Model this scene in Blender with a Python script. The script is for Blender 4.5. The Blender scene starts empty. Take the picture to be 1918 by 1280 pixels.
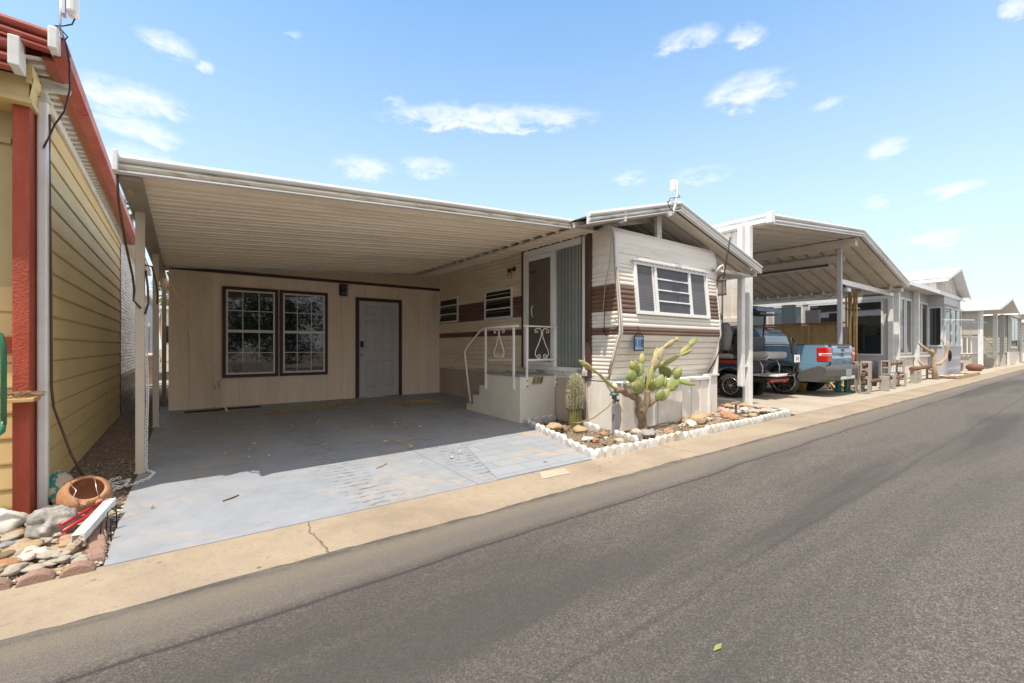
import bpy, bmesh, math, random
from mathutils import Vector, Matrix, noise
random.seed(7)
S = bpy.context.scene
COL = S.collection
R = math.radians
PI = math.pi

# ------------------------------------------------------------------ mesh builder
class MB:
    def __init__(s): s.v = []; s.f = []; s.m = []; s.sm = []
    def add(s, vs, fs, m=0, smooth=False):
        o = len(s.v); s.v += [tuple(p) for p in vs]
        for f in fs:
            s.f.append([i + o for i in f]); s.m.append(m); s.sm.append(smooth)
        return s
    def quad(s, a, b, c, d, m=0): return s.add([a, b, c, d], [(0, 1, 2, 3)], m)
    def box(s, x0, x1, y0, y1, z0, z1, m=0):
        vs = [(x, y, z) for x in (x0, x1) for y in (y0, y1) for z in (z0, z1)]
        return s.add(vs, [(0, 1, 3, 2), (4, 6, 7, 5), (0, 4, 5, 1), (2, 3, 7, 6), (0, 2, 6, 4), (1, 5, 7, 3)], m)
    def beam(s, p, q, w, h, m=0, up=(0, 0, 1)):
        p = Vector(p); q = Vector(q); d = (q - p).normalized(); u = Vector(up)
        if abs(d.dot(u)) > .98: u = Vector((0, 1, 0))
        a = d.cross(u).normalized(); b = a.cross(d).normalized()
        vs = []
        for c in (p, q):
            for i, j in ((-1, -1), (1, -1), (1, 1), (-1, 1)): vs.append(c + a * (i * w / 2) + b * (j * h / 2))
        return s.add(vs, [(3, 2, 1, 0), (4, 5, 6, 7), (0, 1, 5, 4), (1, 2, 6, 5), (2, 3, 7, 6), (3, 0, 4, 7)], m)
    def loft(s, secs, closed=True, cap=True, m=0, smooth=True, mfun=None):
        n = len(secs[0]); o = len(s.v)
        for c in secs: s.v += [tuple(p) for p in c]
        for i in range(len(secs) - 1):
            for j in range(n if closed else n - 1):
                k = (j + 1) % n
                s.f.append([o + i * n + j, o + i * n + k, o + (i + 1) * n + k, o + (i + 1) * n + j])
                s.m.append(mfun(i, j) if mfun else m); s.sm.append(smooth)
        if cap and closed:
            s.f.append([o + j for j in range(n)][::-1]); s.m.append(m); s.sm.append(False)
            s.f.append([o + (len(secs) - 1) * n + j for j in range(n)]); s.m.append(m); s.sm.append(False)
        return s
    def tube(s, pts, r, n=8, m=0, cap=True, smooth=True):
        pts = [Vector(p) for p in pts]; secs = []; a = None
        for i, p in enumerate(pts):
            d = (pts[min(i + 1, len(pts) - 1)] - pts[max(i - 1, 0)]).normalized()
            if a is None:
                a = d.orthogonal().normalized()
            else:
                a = (a - d * a.dot(d))
                a = a.normalized() if a.length > 1e-6 else d.orthogonal().normalized()
            b = d.cross(a); rr = r[i] if isinstance(r, (list, tuple)) else r
            secs.append([p + a * (rr * math.cos(2 * PI * k / n)) + b * (rr * math.sin(2 * PI * k / n)) for k in range(n)])
        return s.loft(secs, True, cap, m, smooth)
    def lathe(s, c, prof, n=20, m=0, smooth=True, axis='z', cap=True):
        secs = []
        for r, h in prof:
            ring = []
            for k in range(n):
                t = 2 * PI * k / n; a, b = r * math.cos(t), r * math.sin(t)
                if axis == 'z': ring.append((c[0] + a, c[1] + b, c[2] + h))
                elif axis == 'x': ring.append((c[0] + h, c[1] + a, c[2] + b))
                else: ring.append((c[0] - a, c[1] + h, c[2] + b))
            secs.append(ring)
        return s.loft(secs, True, cap, m, smooth)
    def prism(s, poly, fn, t0, t1, m=0, smooth=False):
        """poly list of (a,b); fn(a,b,t) -> point"""
        return s.loft([[fn(a, b, t0) for a, b in poly], [fn(a, b, t1) for a, b in poly]], True, True, m, smooth)
    def sheet(s, prof, fn, ts, m=0, smooth=False, mfun=None):
        """open profile (a,b) swept over ts"""
        return s.loft([[fn(a, b, t) for a, b in prof] for t in ts], False, False, m, smooth, mfun)
    def blob(s, c, r, seed=0, amp=.25, sub=2, freq=1.2, m=0, smooth=True, rot=0):
        bm = bmesh.new(); bmesh.ops.create_icosphere(bm, subdivisions=sub, radius=1)
        bm.verts.index_update(); o = Vector((seed * 7.31, seed * 3.17, seed * 1.77)); vs = []
        cr, sr = math.cos(rot), math.sin(rot)
        for v in bm.verts:
            k = 1 + amp * noise.noise(v.co * freq + o) + amp * .4 * noise.noise(v.co * freq * 2.7 + o) + amp * .22 * noise.noise(v.co * freq * 6.1 + o)
            x, y, z = v.co.x * r[0] * k, v.co.y * r[1] * k, v.co.z * r[2] * k
            vs.append((c[0] + x * cr - y * sr, c[1] + x * sr + y * cr, c[2] + z))
        fs = [[v.index for v in f.verts] for f in bm.faces]; bm.free()
        return s.add(vs, fs, m, smooth)

def build(name, mb, mats, parent=None, bevel=0, origin=None):
    if not isinstance(mats, (list, tuple)): mats = [mats]
    off = Vector(origin) if origin is not None else (WL[parent.name] if parent else Vector((0, 0, 0)))
    me = bpy.data.meshes.new(name)
    me.from_pydata([(p[0] - off[0], p[1] - off[1], p[2] - off[2]) for p in mb.v], [], mb.f)
    for mt in mats: me.materials.append(mt)
    me.polygons.foreach_set('material_index', mb.m); me.polygons.foreach_set('use_smooth', mb.sm)
    bm = bmesh.new(); bm.from_mesh(me); bmesh.ops.recalc_face_normals(bm, faces=bm.faces); bm.to_mesh(me); bm.free()
    me.update()
    o = bpy.data.objects.new(name, me); COL.objects.link(o)
    if parent: o.parent = parent
    else: o.location = off
    WL[o.name] = off.copy()
    if bevel:
        b = o.modifiers.new('bevel', 'BEVEL'); b.width = bevel; b.segments = 2; b.limit_method = 'ANGLE'; b.angle_limit = R(40)
    return o
WL = {}
def thing(name, loc, label, cat, group=None):
    o = bpy.data.objects.new(name, None); COL.objects.link(o); o.location = loc; o.empty_display_size = .2
    WL[o.name] = Vector(loc); tag(o, label, cat, group); return o
def tag(o, label=None, cat=None, group=None, kind=None):
    if label: o['label'] = label
    if cat: o['category'] = cat
    if group: o['group'] = group
    if kind: o['kind'] = kind
    return o
def struct(name, mb, mats, **k): return tag(build(name, mb, mats, **k), kind='structure')
def dup(root, loc, label=None, rotz=None, scale=None):
    r = root.copy(); COL.objects.link(r); r.location = loc
    if rotz is not None: r.rotation_euler = (r.rotation_euler[0], r.rotation_euler[1], rotz)
    if scale: r.scale = scale
    if label: r['label'] = label
    for ch in root.children:
        c = ch.copy(); COL.objects.link(c); c.parent = r
        for g in ch.children:
            d = g.copy(); COL.objects.link(d); d.parent = c
    return r
def text_mesh(txt, size, depth=.003):
    cu = bpy.data.curves.new('t', 'FONT'); cu.body = txt; cu.size = size; cu.extrude = depth; cu.align_x = 'CENTER'; cu.align_y = 'CENTER'
    o = bpy.data.objects.new('t', cu); COL.objects.link(o); bpy.context.view_layer.update()
    me = bpy.data.meshes.new_from_object(o); vs = [tuple(v.co) for v in me.vertices]; fs = [list(p.vertices) for p in me.polygons]
    bpy.data.objects.remove(o); bpy.data.curves.remove(cu); bpy.data.meshes.remove(me); return vs, fs

# ------------------------------------------------------------------ materials
def nd(nt, t, **k):
    n = nt.nodes.new(t)
    for a, b in k.items(): setattr(n, a, b)
    return n
def mathn(nt, op, a, b=None, clamp=False):
    n = nd(nt, 'ShaderNodeMath', operation=op, use_clamp=clamp)
    for i, x in enumerate((a, b)):
        if x is None: continue
        if isinstance(x, (int, float)): n.inputs[i].default_value = x
        else: nt.links.new(x, n.inputs[i])
    return n.outputs[0]
def mixc(nt, fac, a, b, mode='MIX'):
    n = nd(nt, 'ShaderNodeMix', data_type='RGBA', blend_type=mode)
    for sck, x in ((n.inputs[0], fac), (n.inputs[6], a), (n.inputs[7], b)):
        if isinstance(x, (int, float)): sck.default_value = x
        elif isinstance(x, (tuple, list)): sck.default_value = (*x[:3], 1)
        else: nt.links.new(x, sck)
    return n.outputs[2]
def noisen(nt, vec, scale, detail=4, rough=.6, dist=0):
    n = nd(nt, 'ShaderNodeTexNoise'); n.inputs['Scale'].default_value = scale; n.inputs['Detail'].default_value = detail
    n.inputs['Roughness'].default_value = rough; n.inputs['Distortion'].default_value = dist
    nt.links.new(vec, n.inputs['Vector']); return n.outputs['Fac']
def ramp(nt, fac, lo, hi, a=0., b=1.):
    n = nd(nt, 'ShaderNodeMapRange'); n.clamp = True
    for i, x in enumerate((lo, hi, a, b)): n.inputs[1 + i].default_value = x
    nt.links.new(fac, n.inputs[0]); return n.outputs[0]
def mapping(nt, vec, sc):
    n = nd(nt, 'ShaderNodeMapping'); n.inputs['Scale'].default_value = sc; nt.links.new(vec, n.inputs['Vector']); return n.outputs[0]
def base(name):
    m = bpy.data.materials.new(name); m.use_nodes = True; nt = m.node_tree; p = nt.nodes['Principled BSDF']
    tc = nd(nt, 'ShaderNodeTexCoord'); return m, nt, p, tc.outputs['Object']
def bumpn(nt, p, h, strength, dist=.01):
    b = nd(nt, 'ShaderNodeBump'); b.inputs['Strength'].default_value = strength; b.inputs['Distance'].default_value = dist
    nt.links.new(h, b.inputs['Height']); nt.links.new(b.outputs[0], p.inputs['Normal'])
def mat(name, col, rough=.6, var=.15, scale=5, bump=0, bscale=60, metal=0, spec=.5, dirt=None, dscale=1.6, damt=.5, stretch=(1, 1, 1), coat=0):
    m, nt, p, oc = base(name)
    v = mapping(nt, oc, stretch) if stretch != (1, 1, 1) else oc
    n1 = noisen(nt, v, scale, 6)
    lo = tuple(c * (1 - var) for c in col); hi = tuple(min(1, c * (1 + var)) for c in col)
    c = mixc(nt, ramp(nt, n1, .3, .7), lo, hi)
    if dirt:
        n2 = noisen(nt, v, dscale, 7, .68)
        c = mixc(nt, mathn(nt, 'MULTIPLY', ramp(nt, n2, .48, .68), damt), c, dirt)
    nt.links.new(c, p.inputs['Base Color'])
    p.inputs['Roughness'].default_value = rough; p.inputs['Metallic'].default_value = metal; p.inputs['Specular IOR Level'].default_value = spec
    if coat: p.inputs['Coat Weight'].default_value = coat; p.inputs['Coat Roughness'].default_value = .05
    if rough < .9:
        nr = noisen(nt, v, scale * 2.3, 3)
        nt.links.new(ramp(nt, nr, .3, .7, max(.02, rough - .08), rough + .08), p.inputs['Roughness'])
    if bump: bumpn(nt, p, noisen(nt, oc, bscale, 5), bump)
    return m
def glassmat(name, col=(.012, .014, .016), ior=2.0, rough=.015, ripple=.02):
    m, nt, p, oc = base(name)
    p.inputs['Base Color'].default_value = (*col, 1); p.inputs['Roughness'].default_value = rough; p.inputs['IOR'].default_value = ior
    bumpn(nt, p, noisen(nt, oc, 3, 2), ripple, .02)
    return m

M = {}
WHITE = (.72, .71, .68)
M['alu'] = mat('white_aluminium', (.74, .74, .73), .35, .05, 3, dirt=(.42, .36, .27), dscale=2.5, damt=.35, stretch=(.3, 1, 1))
M['alu_dirty'] = mat('stained_white_aluminium', (.66, .65, .61), .42, .08, 4, dirt=(.12, .085, .05), dscale=3.2, damt=.85, stretch=(.35, 1, 2))
M['pan'] = mat('carport_pan', (.90, .79, .64), .5, .08, 2.5, dirt=(.5, .40, .28), dscale=1.2, damt=.4, stretch=(.4, 1, 1))
M['pan2'] = mat('neighbour_pan', (.66, .61, .54), .5, .07, 2, dirt=(.42, .33, .23), dscale=1.5, damt=.35)
M['siding'] = mat('cream_siding', (.80, .70, .55), .45, .07, 3, dirt=(.42, .33, .22), dscale=2.2, damt=.35, stretch=(1, .5, 2))
M['siding_white'] = mat('white_siding', (.76, .715, .645), .4, .05, 3, dirt=(.45, .38, .30), dscale=2.4, damt=.3, stretch=(.5, 1, 2))
M['brown'] = mat('brown_stripe', (.145, .082, .060), .45, .22, 4, dirt=(.28, .17, .11), dscale=3, damt=.5, stretch=(.4, .4, 3))
M['trim'] = mat('dark_brown_trim', (.055, .026, .019), .55, .25, 6, bump=.15, bscale=40)
M['trim_red'] = mat('chocolate_trim', (.085, .043, .034), .5, .18, 6)
M['t111'] = mat('beige_plywood', (.90, .75, .60), .7, .07, 4, bump=.25, bscale=25, dirt=(.5, .41, .31), dscale=1.3, damt=.4, stretch=(1, 1, .15))
M['door'] = mat('grey_blue_door', (.54, .52, .53), .5, .05, 3, dirt=(.36, .35, .36), damt=.3)
M['winwhite'] = mat('white_window_vinyl', (.75, .75, .74), .4, .04, 5)
M['glass'] = glassmat('dark_window_glass', ior=1.85, rough=.025)
M['glass_dim'] = glassmat('dim_louvre_pane', (.010, .010, .011), 1.35, .12)
M['post'] = mat('carport_post_paint', (.62, .54, .44), .45, .08, 3, dirt=(.40, .31, .22), dscale=3, damt=.4)
M['glass_screen'] = mat('insect_screen', (.045, .045, .05), .55, .1, 8)
M['blind'] = mat('grey_blind_behind_glass', (.10, .098, .105), .4, .06, 3, spec=.25)
M['teal'] = mat('teal_vertical_blind', (.235, .255, .235), .12, .12, 3, spec=.7, stretch=(1, 1, .1))
M['screen_door'] = mat('taupe_screen', (.13, .108, .088), .6, .1, 4)
M['skirt'] = mat('white_skirting', (.72, .68, .62), .5, .06, 3, dirt=(.45, .37, .28), dscale=2.5, damt=.4, stretch=(1, 1, .5))
M['skirt_tan'] = mat('tan_skirting', (.47, .39, .31), .6, .12, 3, dirt=(.3, .23, .17), dscale=2, damt=.5, stretch=(1, 1, .3))
M['steps'] = mat('ivory_fibreglass_steps', (.70, .65, .56), .55, .05, 3, bump=.1, bscale=80, dirt=(.5, .43, .33), dscale=2, damt=.35)
M['steps_top'] = mat('grey_step_tread', (.30, .29, .28), .75, .15, 12, bump=.3, bscale=150)
M['rail'] = mat('white_painted_iron', (.80, .77, .73), .35, .05, 8)
M['black'] = mat('black_iron', (.018, .017, .018), .5, .2, 8)
M['steel'] = mat('galvanised_steel', (.55, .56, .58), .3, .1, 10, metal=.85)
M['brass'] = mat('plate_gold', (.42, .33, .17), .4, .15, 10)
M['wire'] = mat('brown_cable', (.10, .055, .03), .6, .2, 8)
M['wire_tan'] = mat('tan_cable', (.36, .26, .13), .6, .15, 8)
M['wire_blk'] = mat('black_cable', (.02, .022, .03), .5, .2, 8)
M['plastic_white'] = mat('white_plastic', (.78, .78, .77), .35, .04, 6)
M['lattice'] = mat('vent_lattice_plastic', (.62, .56, .47), .5, .1, 6)
M['dark'] = mat('dark_void', (.012, .011, .011), .9, .2, 4)
M['yellow'] = mat('yellow_lap_siding', (.70, .53, .245), .6, .06, 2.5, bump=.12, bscale=18, dirt=(.42, .33, .15), dscale=1.2, damt=.35, stretch=(1, .25, 1))
M['redpost'] = mat('red_painted_timber', (.37, .058, .025), .6, .25, 6, bump=.8, bscale=60, dirt=(.40, .12, .07), dscale=9, damt=.5, stretch=(1, 1, .25))
M['redmetal'] = mat('red_metal_fascia', (.36, .075, .055), .35, .1, 3, dirt=(.44, .17, .13), dscale=3, damt=.45)
M['redbrown'] = mat('red_brown_eave', (.30, .085, .045), .45, .1, 5)
M['galv_siding'] = mat('dull_metal_siding', (.50, .44, .40), .28, .1, 3, metal=.35, dirt=(.26, .18, .12), dscale=3, damt=.5, stretch=(1, .3, 2))
M['terracotta'] = mat('terracotta', (.38, .175, .08), .75, .2, 8, bump=.35, bscale=50, dirt=(.54, .36, .24), dscale=7, damt=.7)
M['pink'] = mat('pink_concrete_edger', (.34, .21, .165), .9, .22, 16, bump=.9, bscale=90, dirt=(.22, .16, .12), dscale=8, damt=.7)
M['whiteconc'] = mat('white_painted_concrete', (.70, .68, .64), .75, .08, 12, bump=.7, bscale=60, dirt=(.36, .28, .20), dscale=11, damt=.85)
M['block'] = mat('grey_concrete_block', (.36, .335, .29), .9, .12, 10, bump=.7, bscale=110)
M['cmulog'] = mat('brown_log', (.17, .085, .045), .8, .3, 9, bump=.5, bscale=40)
M['bamboo'] = mat('bamboo_matting', (.42, .29, .13), .6, .25, 30, stretch=(1, 1, .08), bump=.4, bscale=40)
M['bamboo_frame'] = mat('bamboo_pole', (.47, .31, .12), .5, .2, 8)
M['orange_rail'] = mat('varnished_bar_top', (.36, .13, .035), .35, .2, 5)
M['metal_white_roof'] = mat('white_metal_roof', (.76, .77, .78), .35, .04, 2)
M['house_grey'] = mat('pale_grey_house', (.46, .45, .47), .55, .05, 2, dirt=(.42, .4, .4), damt=.3)
M['house_beige'] = mat('beige_house', (.46, .41, .335), .6, .05, 2)
M['house_olive'] = mat('olive_lap_siding', (.40, .38, .29), .6, .06, 2)
M['rubber'] = mat('tyre_rubber', (.028, .027, .026), .8, .2, 12)
M['rim'] = mat('machined_rim', (.52, .48, .42), .25, .08, 8, metal=.9)
M['truck'] = mat('blue_grey_car_paint', (.13, .25, .36), .28, .03, 2, coat=.6)
M['truck_dark'] = mat('grey_plastic_cladding', (.085, .08, .075), .6, .12, 10)
M['lampred'] = mat('red_tail_lamp', (.5, .012, .01), .15, .08, 20, coat=.5)
M['lampclear'] = mat('clear_lamp_lens', (.75, .74, .72), .12, .05, 20)
M['cartred'] = mat('red_cart_paint', (.42, .03, .015), .3, .06, 4, coat=.4)
M['cushion'] = mat('grey_vinyl_cushion', (.40, .38, .37), .5, .08, 6)
M['navy'] = mat('navy_canopy', (.03, .06, .14), .35, .1, 4)
M['cloth'] = mat('grey_cloth', (.33, .30, .30), .85, .18, 6)
M['tealboot'] = mat('teal_rubber', (.02, .26, .27), .4, .1, 6)
M['wood'] = mat('weathered_wood', (.35, .23, .12), .75, .25, 6, bump=.4, bscale=40, stretch=(1, 1, .2))
M['driftwood'] = mat('driftwood', (.40, .29, .19), .85, .2, 6, bump=.5, bscale=40)
M['bluetile'] = mat('blue_tile', (.16, .33, .55), .25, .15, 30)
M['greenpaint'] = mat('green_tubing', (.03, .16, .08), .4, .15, 8)
M['trunk'] = mat('cactus_bark', (.235, .17, .11), .9, .45, 16, bump=1.0, bscale=34, dirt=(.42, .35, .24), dscale=9, damt=.5)
M['yellowpanel'] = mat('tan_wall_panel', (.50, .41, .20), .65, .08, 3)
M['palm'] = mat('palm_frond', (.16, .20, .05), .6, .3, 3)
M['hedge'] = mat('hedge_leaf', (.055, .085, .025), .5, .45, 1.3)
M['hedge2'] = mat('hedge_leaf_light', (.12, .14, .045), .5, .4, 2)
M['leaf'] = mat('dry_yellow_leaf', (.60, .45, .16), .8, .35, 30)
# ------------------------------------------------------------------ ground materials
def xyz(nt, v):
    s = nd(nt, 'ShaderNodeSeparateXYZ'); nt.links.new(v, s.inputs[0]); return s.outputs
def voro(nt, v, scale, feature='F1', out='Distance', rnd=1.0):
    n = nd(nt, 'ShaderNodeTexVoronoi', feature=feature); n.inputs['Scale'].default_value = scale; n.inputs['Randomness'].default_value = rnd
    nt.links.new(v, n.inputs['Vector']); return n.outputs[out]
def gauss_band(nt, x, c, w):
    d = mathn(nt, 'DIVIDE', mathn(nt, 'SUBTRACT', x, c), w)
    return mathn(nt, 'POWER', 2.718, mathn(nt, 'MULTIPLY', mathn(nt, 'MULTIPLY', d, d), -1))

def m_asphalt():
    m, nt, p, oc = base('asphalt')
    ag = voro(nt, oc, 170, out='Color'); sx = xyz(nt, ag)[0]
    fine = noisen(nt, oc, 420, 3, .7); mid = noisen(nt, oc, 22, 5, .7); big = noisen(nt, mapping(nt, oc, (.11, .75, 1)), 1.0, 6, .6, .35)
    c = mixc(nt, ramp(nt, sx, .4, 1), (.135, .115, .096), (.385, .33, .272))
    crs = noisen(nt, oc, 95, 4, .75)
    c = mixc(nt, ramp(nt, crs, .38, .58, .75, 0), c, (.045, .040, .038)); c = mixc(nt, ramp(nt, crs, .56, .70, 0, .5), c, (.36, .315, .27))
    c = mixc(nt, ramp(nt, fine, .35, .7), mixc(nt, .55, c, (.045, .042, .040)), c)
    c = mixc(nt, mathn(nt, 'MULTIPLY', ramp(nt, mid, .5, .75), .45), c, (.23, .205, .175))
    c = mixc(nt, mathn(nt, 'MULTIPLY', ramp(nt, big, .44, .58), .8), c, (.060, .053, .049))
    # worn seams of old paving passes, and dust toward the edge
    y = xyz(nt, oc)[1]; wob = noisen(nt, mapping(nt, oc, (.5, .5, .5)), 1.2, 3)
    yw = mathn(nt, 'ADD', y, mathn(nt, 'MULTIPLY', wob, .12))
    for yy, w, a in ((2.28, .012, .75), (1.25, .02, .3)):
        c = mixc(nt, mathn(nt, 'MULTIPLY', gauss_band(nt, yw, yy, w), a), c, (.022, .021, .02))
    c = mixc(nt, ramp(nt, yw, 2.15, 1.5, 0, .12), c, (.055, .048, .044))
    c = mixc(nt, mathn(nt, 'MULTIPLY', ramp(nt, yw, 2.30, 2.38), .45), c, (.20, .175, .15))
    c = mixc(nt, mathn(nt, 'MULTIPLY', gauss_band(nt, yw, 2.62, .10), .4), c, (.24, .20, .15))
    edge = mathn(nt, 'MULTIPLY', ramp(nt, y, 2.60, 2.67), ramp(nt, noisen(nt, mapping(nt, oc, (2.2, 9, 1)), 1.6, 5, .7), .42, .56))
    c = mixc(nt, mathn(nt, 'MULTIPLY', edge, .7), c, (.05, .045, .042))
    nt.links.new(c, p.inputs['Base Color']); p.inputs['Roughness'].default_value = .82
    h = mathn(nt, 'ADD', mathn(nt, 'MULTIPLY', voro(nt, oc, 170), .7), mathn(nt, 'MULTIPLY', fine, .6))
    bumpn(nt, p, h, .55, .012); return m

def m_concrete(name, col, tan, dark, cracks=True):
    m, nt, p, oc = base(name)
    n1 = noisen(nt, oc, 3.2, 8, .7); n2 = noisen(nt, oc, 1.1, 6, .65, .4); n3 = noisen(nt, oc, 90, 4, .7); n4 = noisen(nt, oc, 17, 6, .75)
    c = mixc(nt, ramp(nt, n1, .35, .68), col, tan)
    c = mixc(nt, mathn(nt, 'MULTIPLY', ramp(nt, n2, .45, .68), .7), c, dark)
    c = mixc(nt, mathn(nt, 'MULTIPLY', ramp(nt, n4, .54, .66), .65), c, dark)
    c = mixc(nt, ramp(nt, n3, .3, .75), mixc(nt, .3, c, (.12, .09, .06)), c)
    if cracks:
        wv = noisen(nt, mapping(nt, oc, (2, 2, 2)), 2.0, 5, .7)
        x = mathn(nt, 'ADD', xyz(nt, oc)[0], mathn(nt, 'MULTIPLY', wv, .16))
        y = xyz(nt, oc)[1]
        for k in (.76, 4.76, 8.62, -3.4, 12.6):
            c = mixc(nt, mathn(nt, 'MULTIPLY', gauss_band(nt, x, k, .006), .85), c, (.06, .045, .03))
        sp = voro(nt, oc, 9, out='Distance'); msk = ramp(nt, noisen(nt, oc, 2.1, 3), .52, .62)
        c = mixc(nt, mathn(nt, 'MULTIPLY', mathn(nt, 'MULTIPLY', ramp(nt, sp, .16, .08), msk), .8), c, (.09, .07, .05))
    nt.links.new(c, p.inputs['Base Color']); p.inputs['Roughness'].default_value = .85
    bumpn(nt, p, mathn(nt, 'ADD', n3, n4), .3, .008); return m

def m_slab():
    m, nt, p, oc = base('painted_slab')
    s = xyz(nt, oc); x, y = s[0], s[1]
    n1 = noisen(nt, oc, 2.6, 8, .7, .3); n2 = noisen(nt, oc, .9, 6, .6, .5); n3 = noisen(nt, oc, 140, 3, .7); n4 = noisen(nt, oc, 7, 8, .75)
    c = mixc(nt, ramp(nt, n1, .3, .7), (.25, .270, .307), (.325, .347, .385))
    c = mixc(nt, mathn(nt, 'MULTIPLY', ramp(nt, n4, .55, .68), .35), c, (.30, .31, .33))
    wear = mathn(nt, 'MULTIPLY', ramp(nt, n2, .5, .62), ramp(nt, n4, .42, .58))
    c = mixc(nt, mathn(nt, 'MULTIPLY', wear, .55), c, (.44, .355, .26))
    # scrubbed tyre prints: two tracks of short cross dashes
    yy = mathn(nt, 'ADD', y, mathn(nt, 'MULTIPLY', noisen(nt, oc, 5, 3), .10))
    dash = mathn(nt, 'SINE', mathn(nt, 'MULTIPLY', yy, 62)); dash = ramp(nt, dash, .15, .8)
    brk = ramp(nt, noisen(nt, mapping(nt, oc, (9, 14, 1)), 1.4, 3, .6), .46, .56)
    tr = mathn(nt, 'MAXIMUM', gauss_band(nt, x, 1.22, .19), gauss_band(nt, x, 2.42, .24))
    d = mathn(nt, 'MULTIPLY', mathn(nt, 'MULTIPLY', dash, brk), tr)
    c = mixc(nt, mathn(nt, 'MULTIPLY', d, .85), c, (.13, .125, .12))
    # rust blots
    rb = mathn(nt, 'MULTIPLY', ramp(nt, noisen(nt, oc, 1.7, 5, .7, .8), .63, .68), .55)
    c = mixc(nt, rb, c, (.30, .17, .10))
    wv = mathn(nt, 'MULTIPLY', noisen(nt, oc, 3, 3), .02)
    for k, a in ((2.08, .5),):
        c = mixc(nt, mathn(nt, 'MULTIPLY', gauss_band(nt, mathn(nt, 'ADD', x, wv), k, .006), a), c, (.1, .09, .08))
    for k, a in ((5.1, .45), (7.3, .3)):
        c = mixc(nt, mathn(nt, 'MULTIPLY', gauss_band(nt, mathn(nt, 'ADD', y, wv), k, .007), a), c, (.1, .09, .08))
    nt.links.new(c, p.inputs['Base Color'])
    nt.links.new(ramp(nt, n4, .3, .7, .42, .7), p.inputs['Roughness'])
    bumpn(nt, p, mathn(nt, 'ADD', n4, mathn(nt, 'MULTIPLY', d, -.5)), .2, .006); return m

def m_pavers():
    m, nt, p, oc = base('painted_pavers')
    b = nd(nt, 'ShaderNodeTexBrick'); b.offset = .5; b.inputs['Scale'].default_value = 1; b.inputs['Mortar Size'].default_value = .004
    b.inputs['Brick Width'].default_value = .42; b.inputs['Row Height'].default_value = .21
    b.inputs['Color1'].default_value = (.29, .31, .342, 1); b.inputs['Color2'].default_value = (.325, .343, .375, 1); b.inputs['Mortar'].default_value = (.19, .18, .17, 1)
    nt.links.new(oc, b.inputs['Vector']); c = b.outputs['Color']
    n2 = noisen(nt, oc, 1.5, 6, .6, .5); n4 = noisen(nt, oc, 7, 8, .75)
    c = mixc(nt, mathn(nt, 'MULTIPLY', mathn(nt, 'MULTIPLY', ramp(nt, n2, .56, .64), ramp(nt, n4, .4, .55)), .7), c, (.48, .36, .24))
    nt.links.new(c, p.inputs['Base Color']); p.inputs['Roughness'].default_value = .6
    bumpn(nt, p, mathn(nt, 'ADD', n4, b.outputs['Fac']), .25, -.006); return m

def m_gravel(name, a, b, c3, scale=38):
    m, nt, p, oc = base(name)
    col = voro(nt, oc, scale, out='Color'); s = xyz(nt, col)
    c = mixc(nt, s[0], a, b); c = mixc(nt, ramp(nt, s[1], .8, .95), c, c3)
    d = voro(nt, oc, scale); c = mixc(nt, ramp(nt, d, .5, .75), c, tuple(q * .25 for q in a))
    c = mixc(nt, mathn(nt, 'MULTIPLY', ramp(nt, noisen(nt, oc, 3, 5), .45, .65), .6), c, a)
    nt.links.new(c, p.inputs['Base Color']); p.inputs['Roughness'].default_value = .95
    bumpn(nt, p, d, 1.0, -.02); return m

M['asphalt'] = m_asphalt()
M['strip'] = m_concrete('tan_concrete', (.37, .30, .225), (.43, .345, .245), (.26, .205, .15))
M['apron'] = m_concrete('pale_concrete', (.47, .415, .34), (.51, .44, .35), (.34, .29, .23))
M['slab'] = m_slab(); M['pavers'] = m_pavers()
M['gravel'] = m_gravel('dark_gravel', (.21, .155, .115), (.34, .26, .2), (.46, .4, .33), 40)
M['dirt'] = m_gravel('dirt', (.24, .19, .14), (.33, .27, .2), (.42, .36, .28), 30)
M['soil'] = m_gravel('bed_soil', (.20, .155, .105), (.34, .27, .19), (.46, .38, .28), 60)

# ------------------------------------------------------------------ the setting
ZS = lambda y: max(0., (y - 3.27) * .0227)
g = MB().quad((-300, -300, -.03), (300, -300, -.03), (300, 300, -.03), (-300, 300, -.03)); struct('ground', g, M['dirt'])
# road with a ragged asphalt edge
xs = [-60]
while xs[-1] < 160: xs.append(xs[-1] + (.06 if -2 < xs[-1] < 14 else .6))
top = [(x, 2.69 + .022 * noise.noise(Vector((x * .9, 0, 0))) + .022 * noise.noise(Vector((x * 3.1, 3, 0))) + .012 * noise.noise(Vector((x * 11, 7, 0))), .008) for x in xs]
g = MB()
for a, b in zip(top[:-1], top[1:]): g.quad((a[0], -6.2, .008), (b[0], -6.2, .008), b, a)
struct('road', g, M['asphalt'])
g = MB().quad((-60, 2.5, 0), (160, 2.5, 0), (160, 3.285, 0), (-60, 3.285, 0)); struct('concrete_strip', g, M['strip'])
g = MB().quad((-60, -7.0, .0), (160, -7.0, .0), (160, -6.1, .0), (-60, -6.1, .0)); struct('far_concrete_strip', g, M['strip'])
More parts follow.
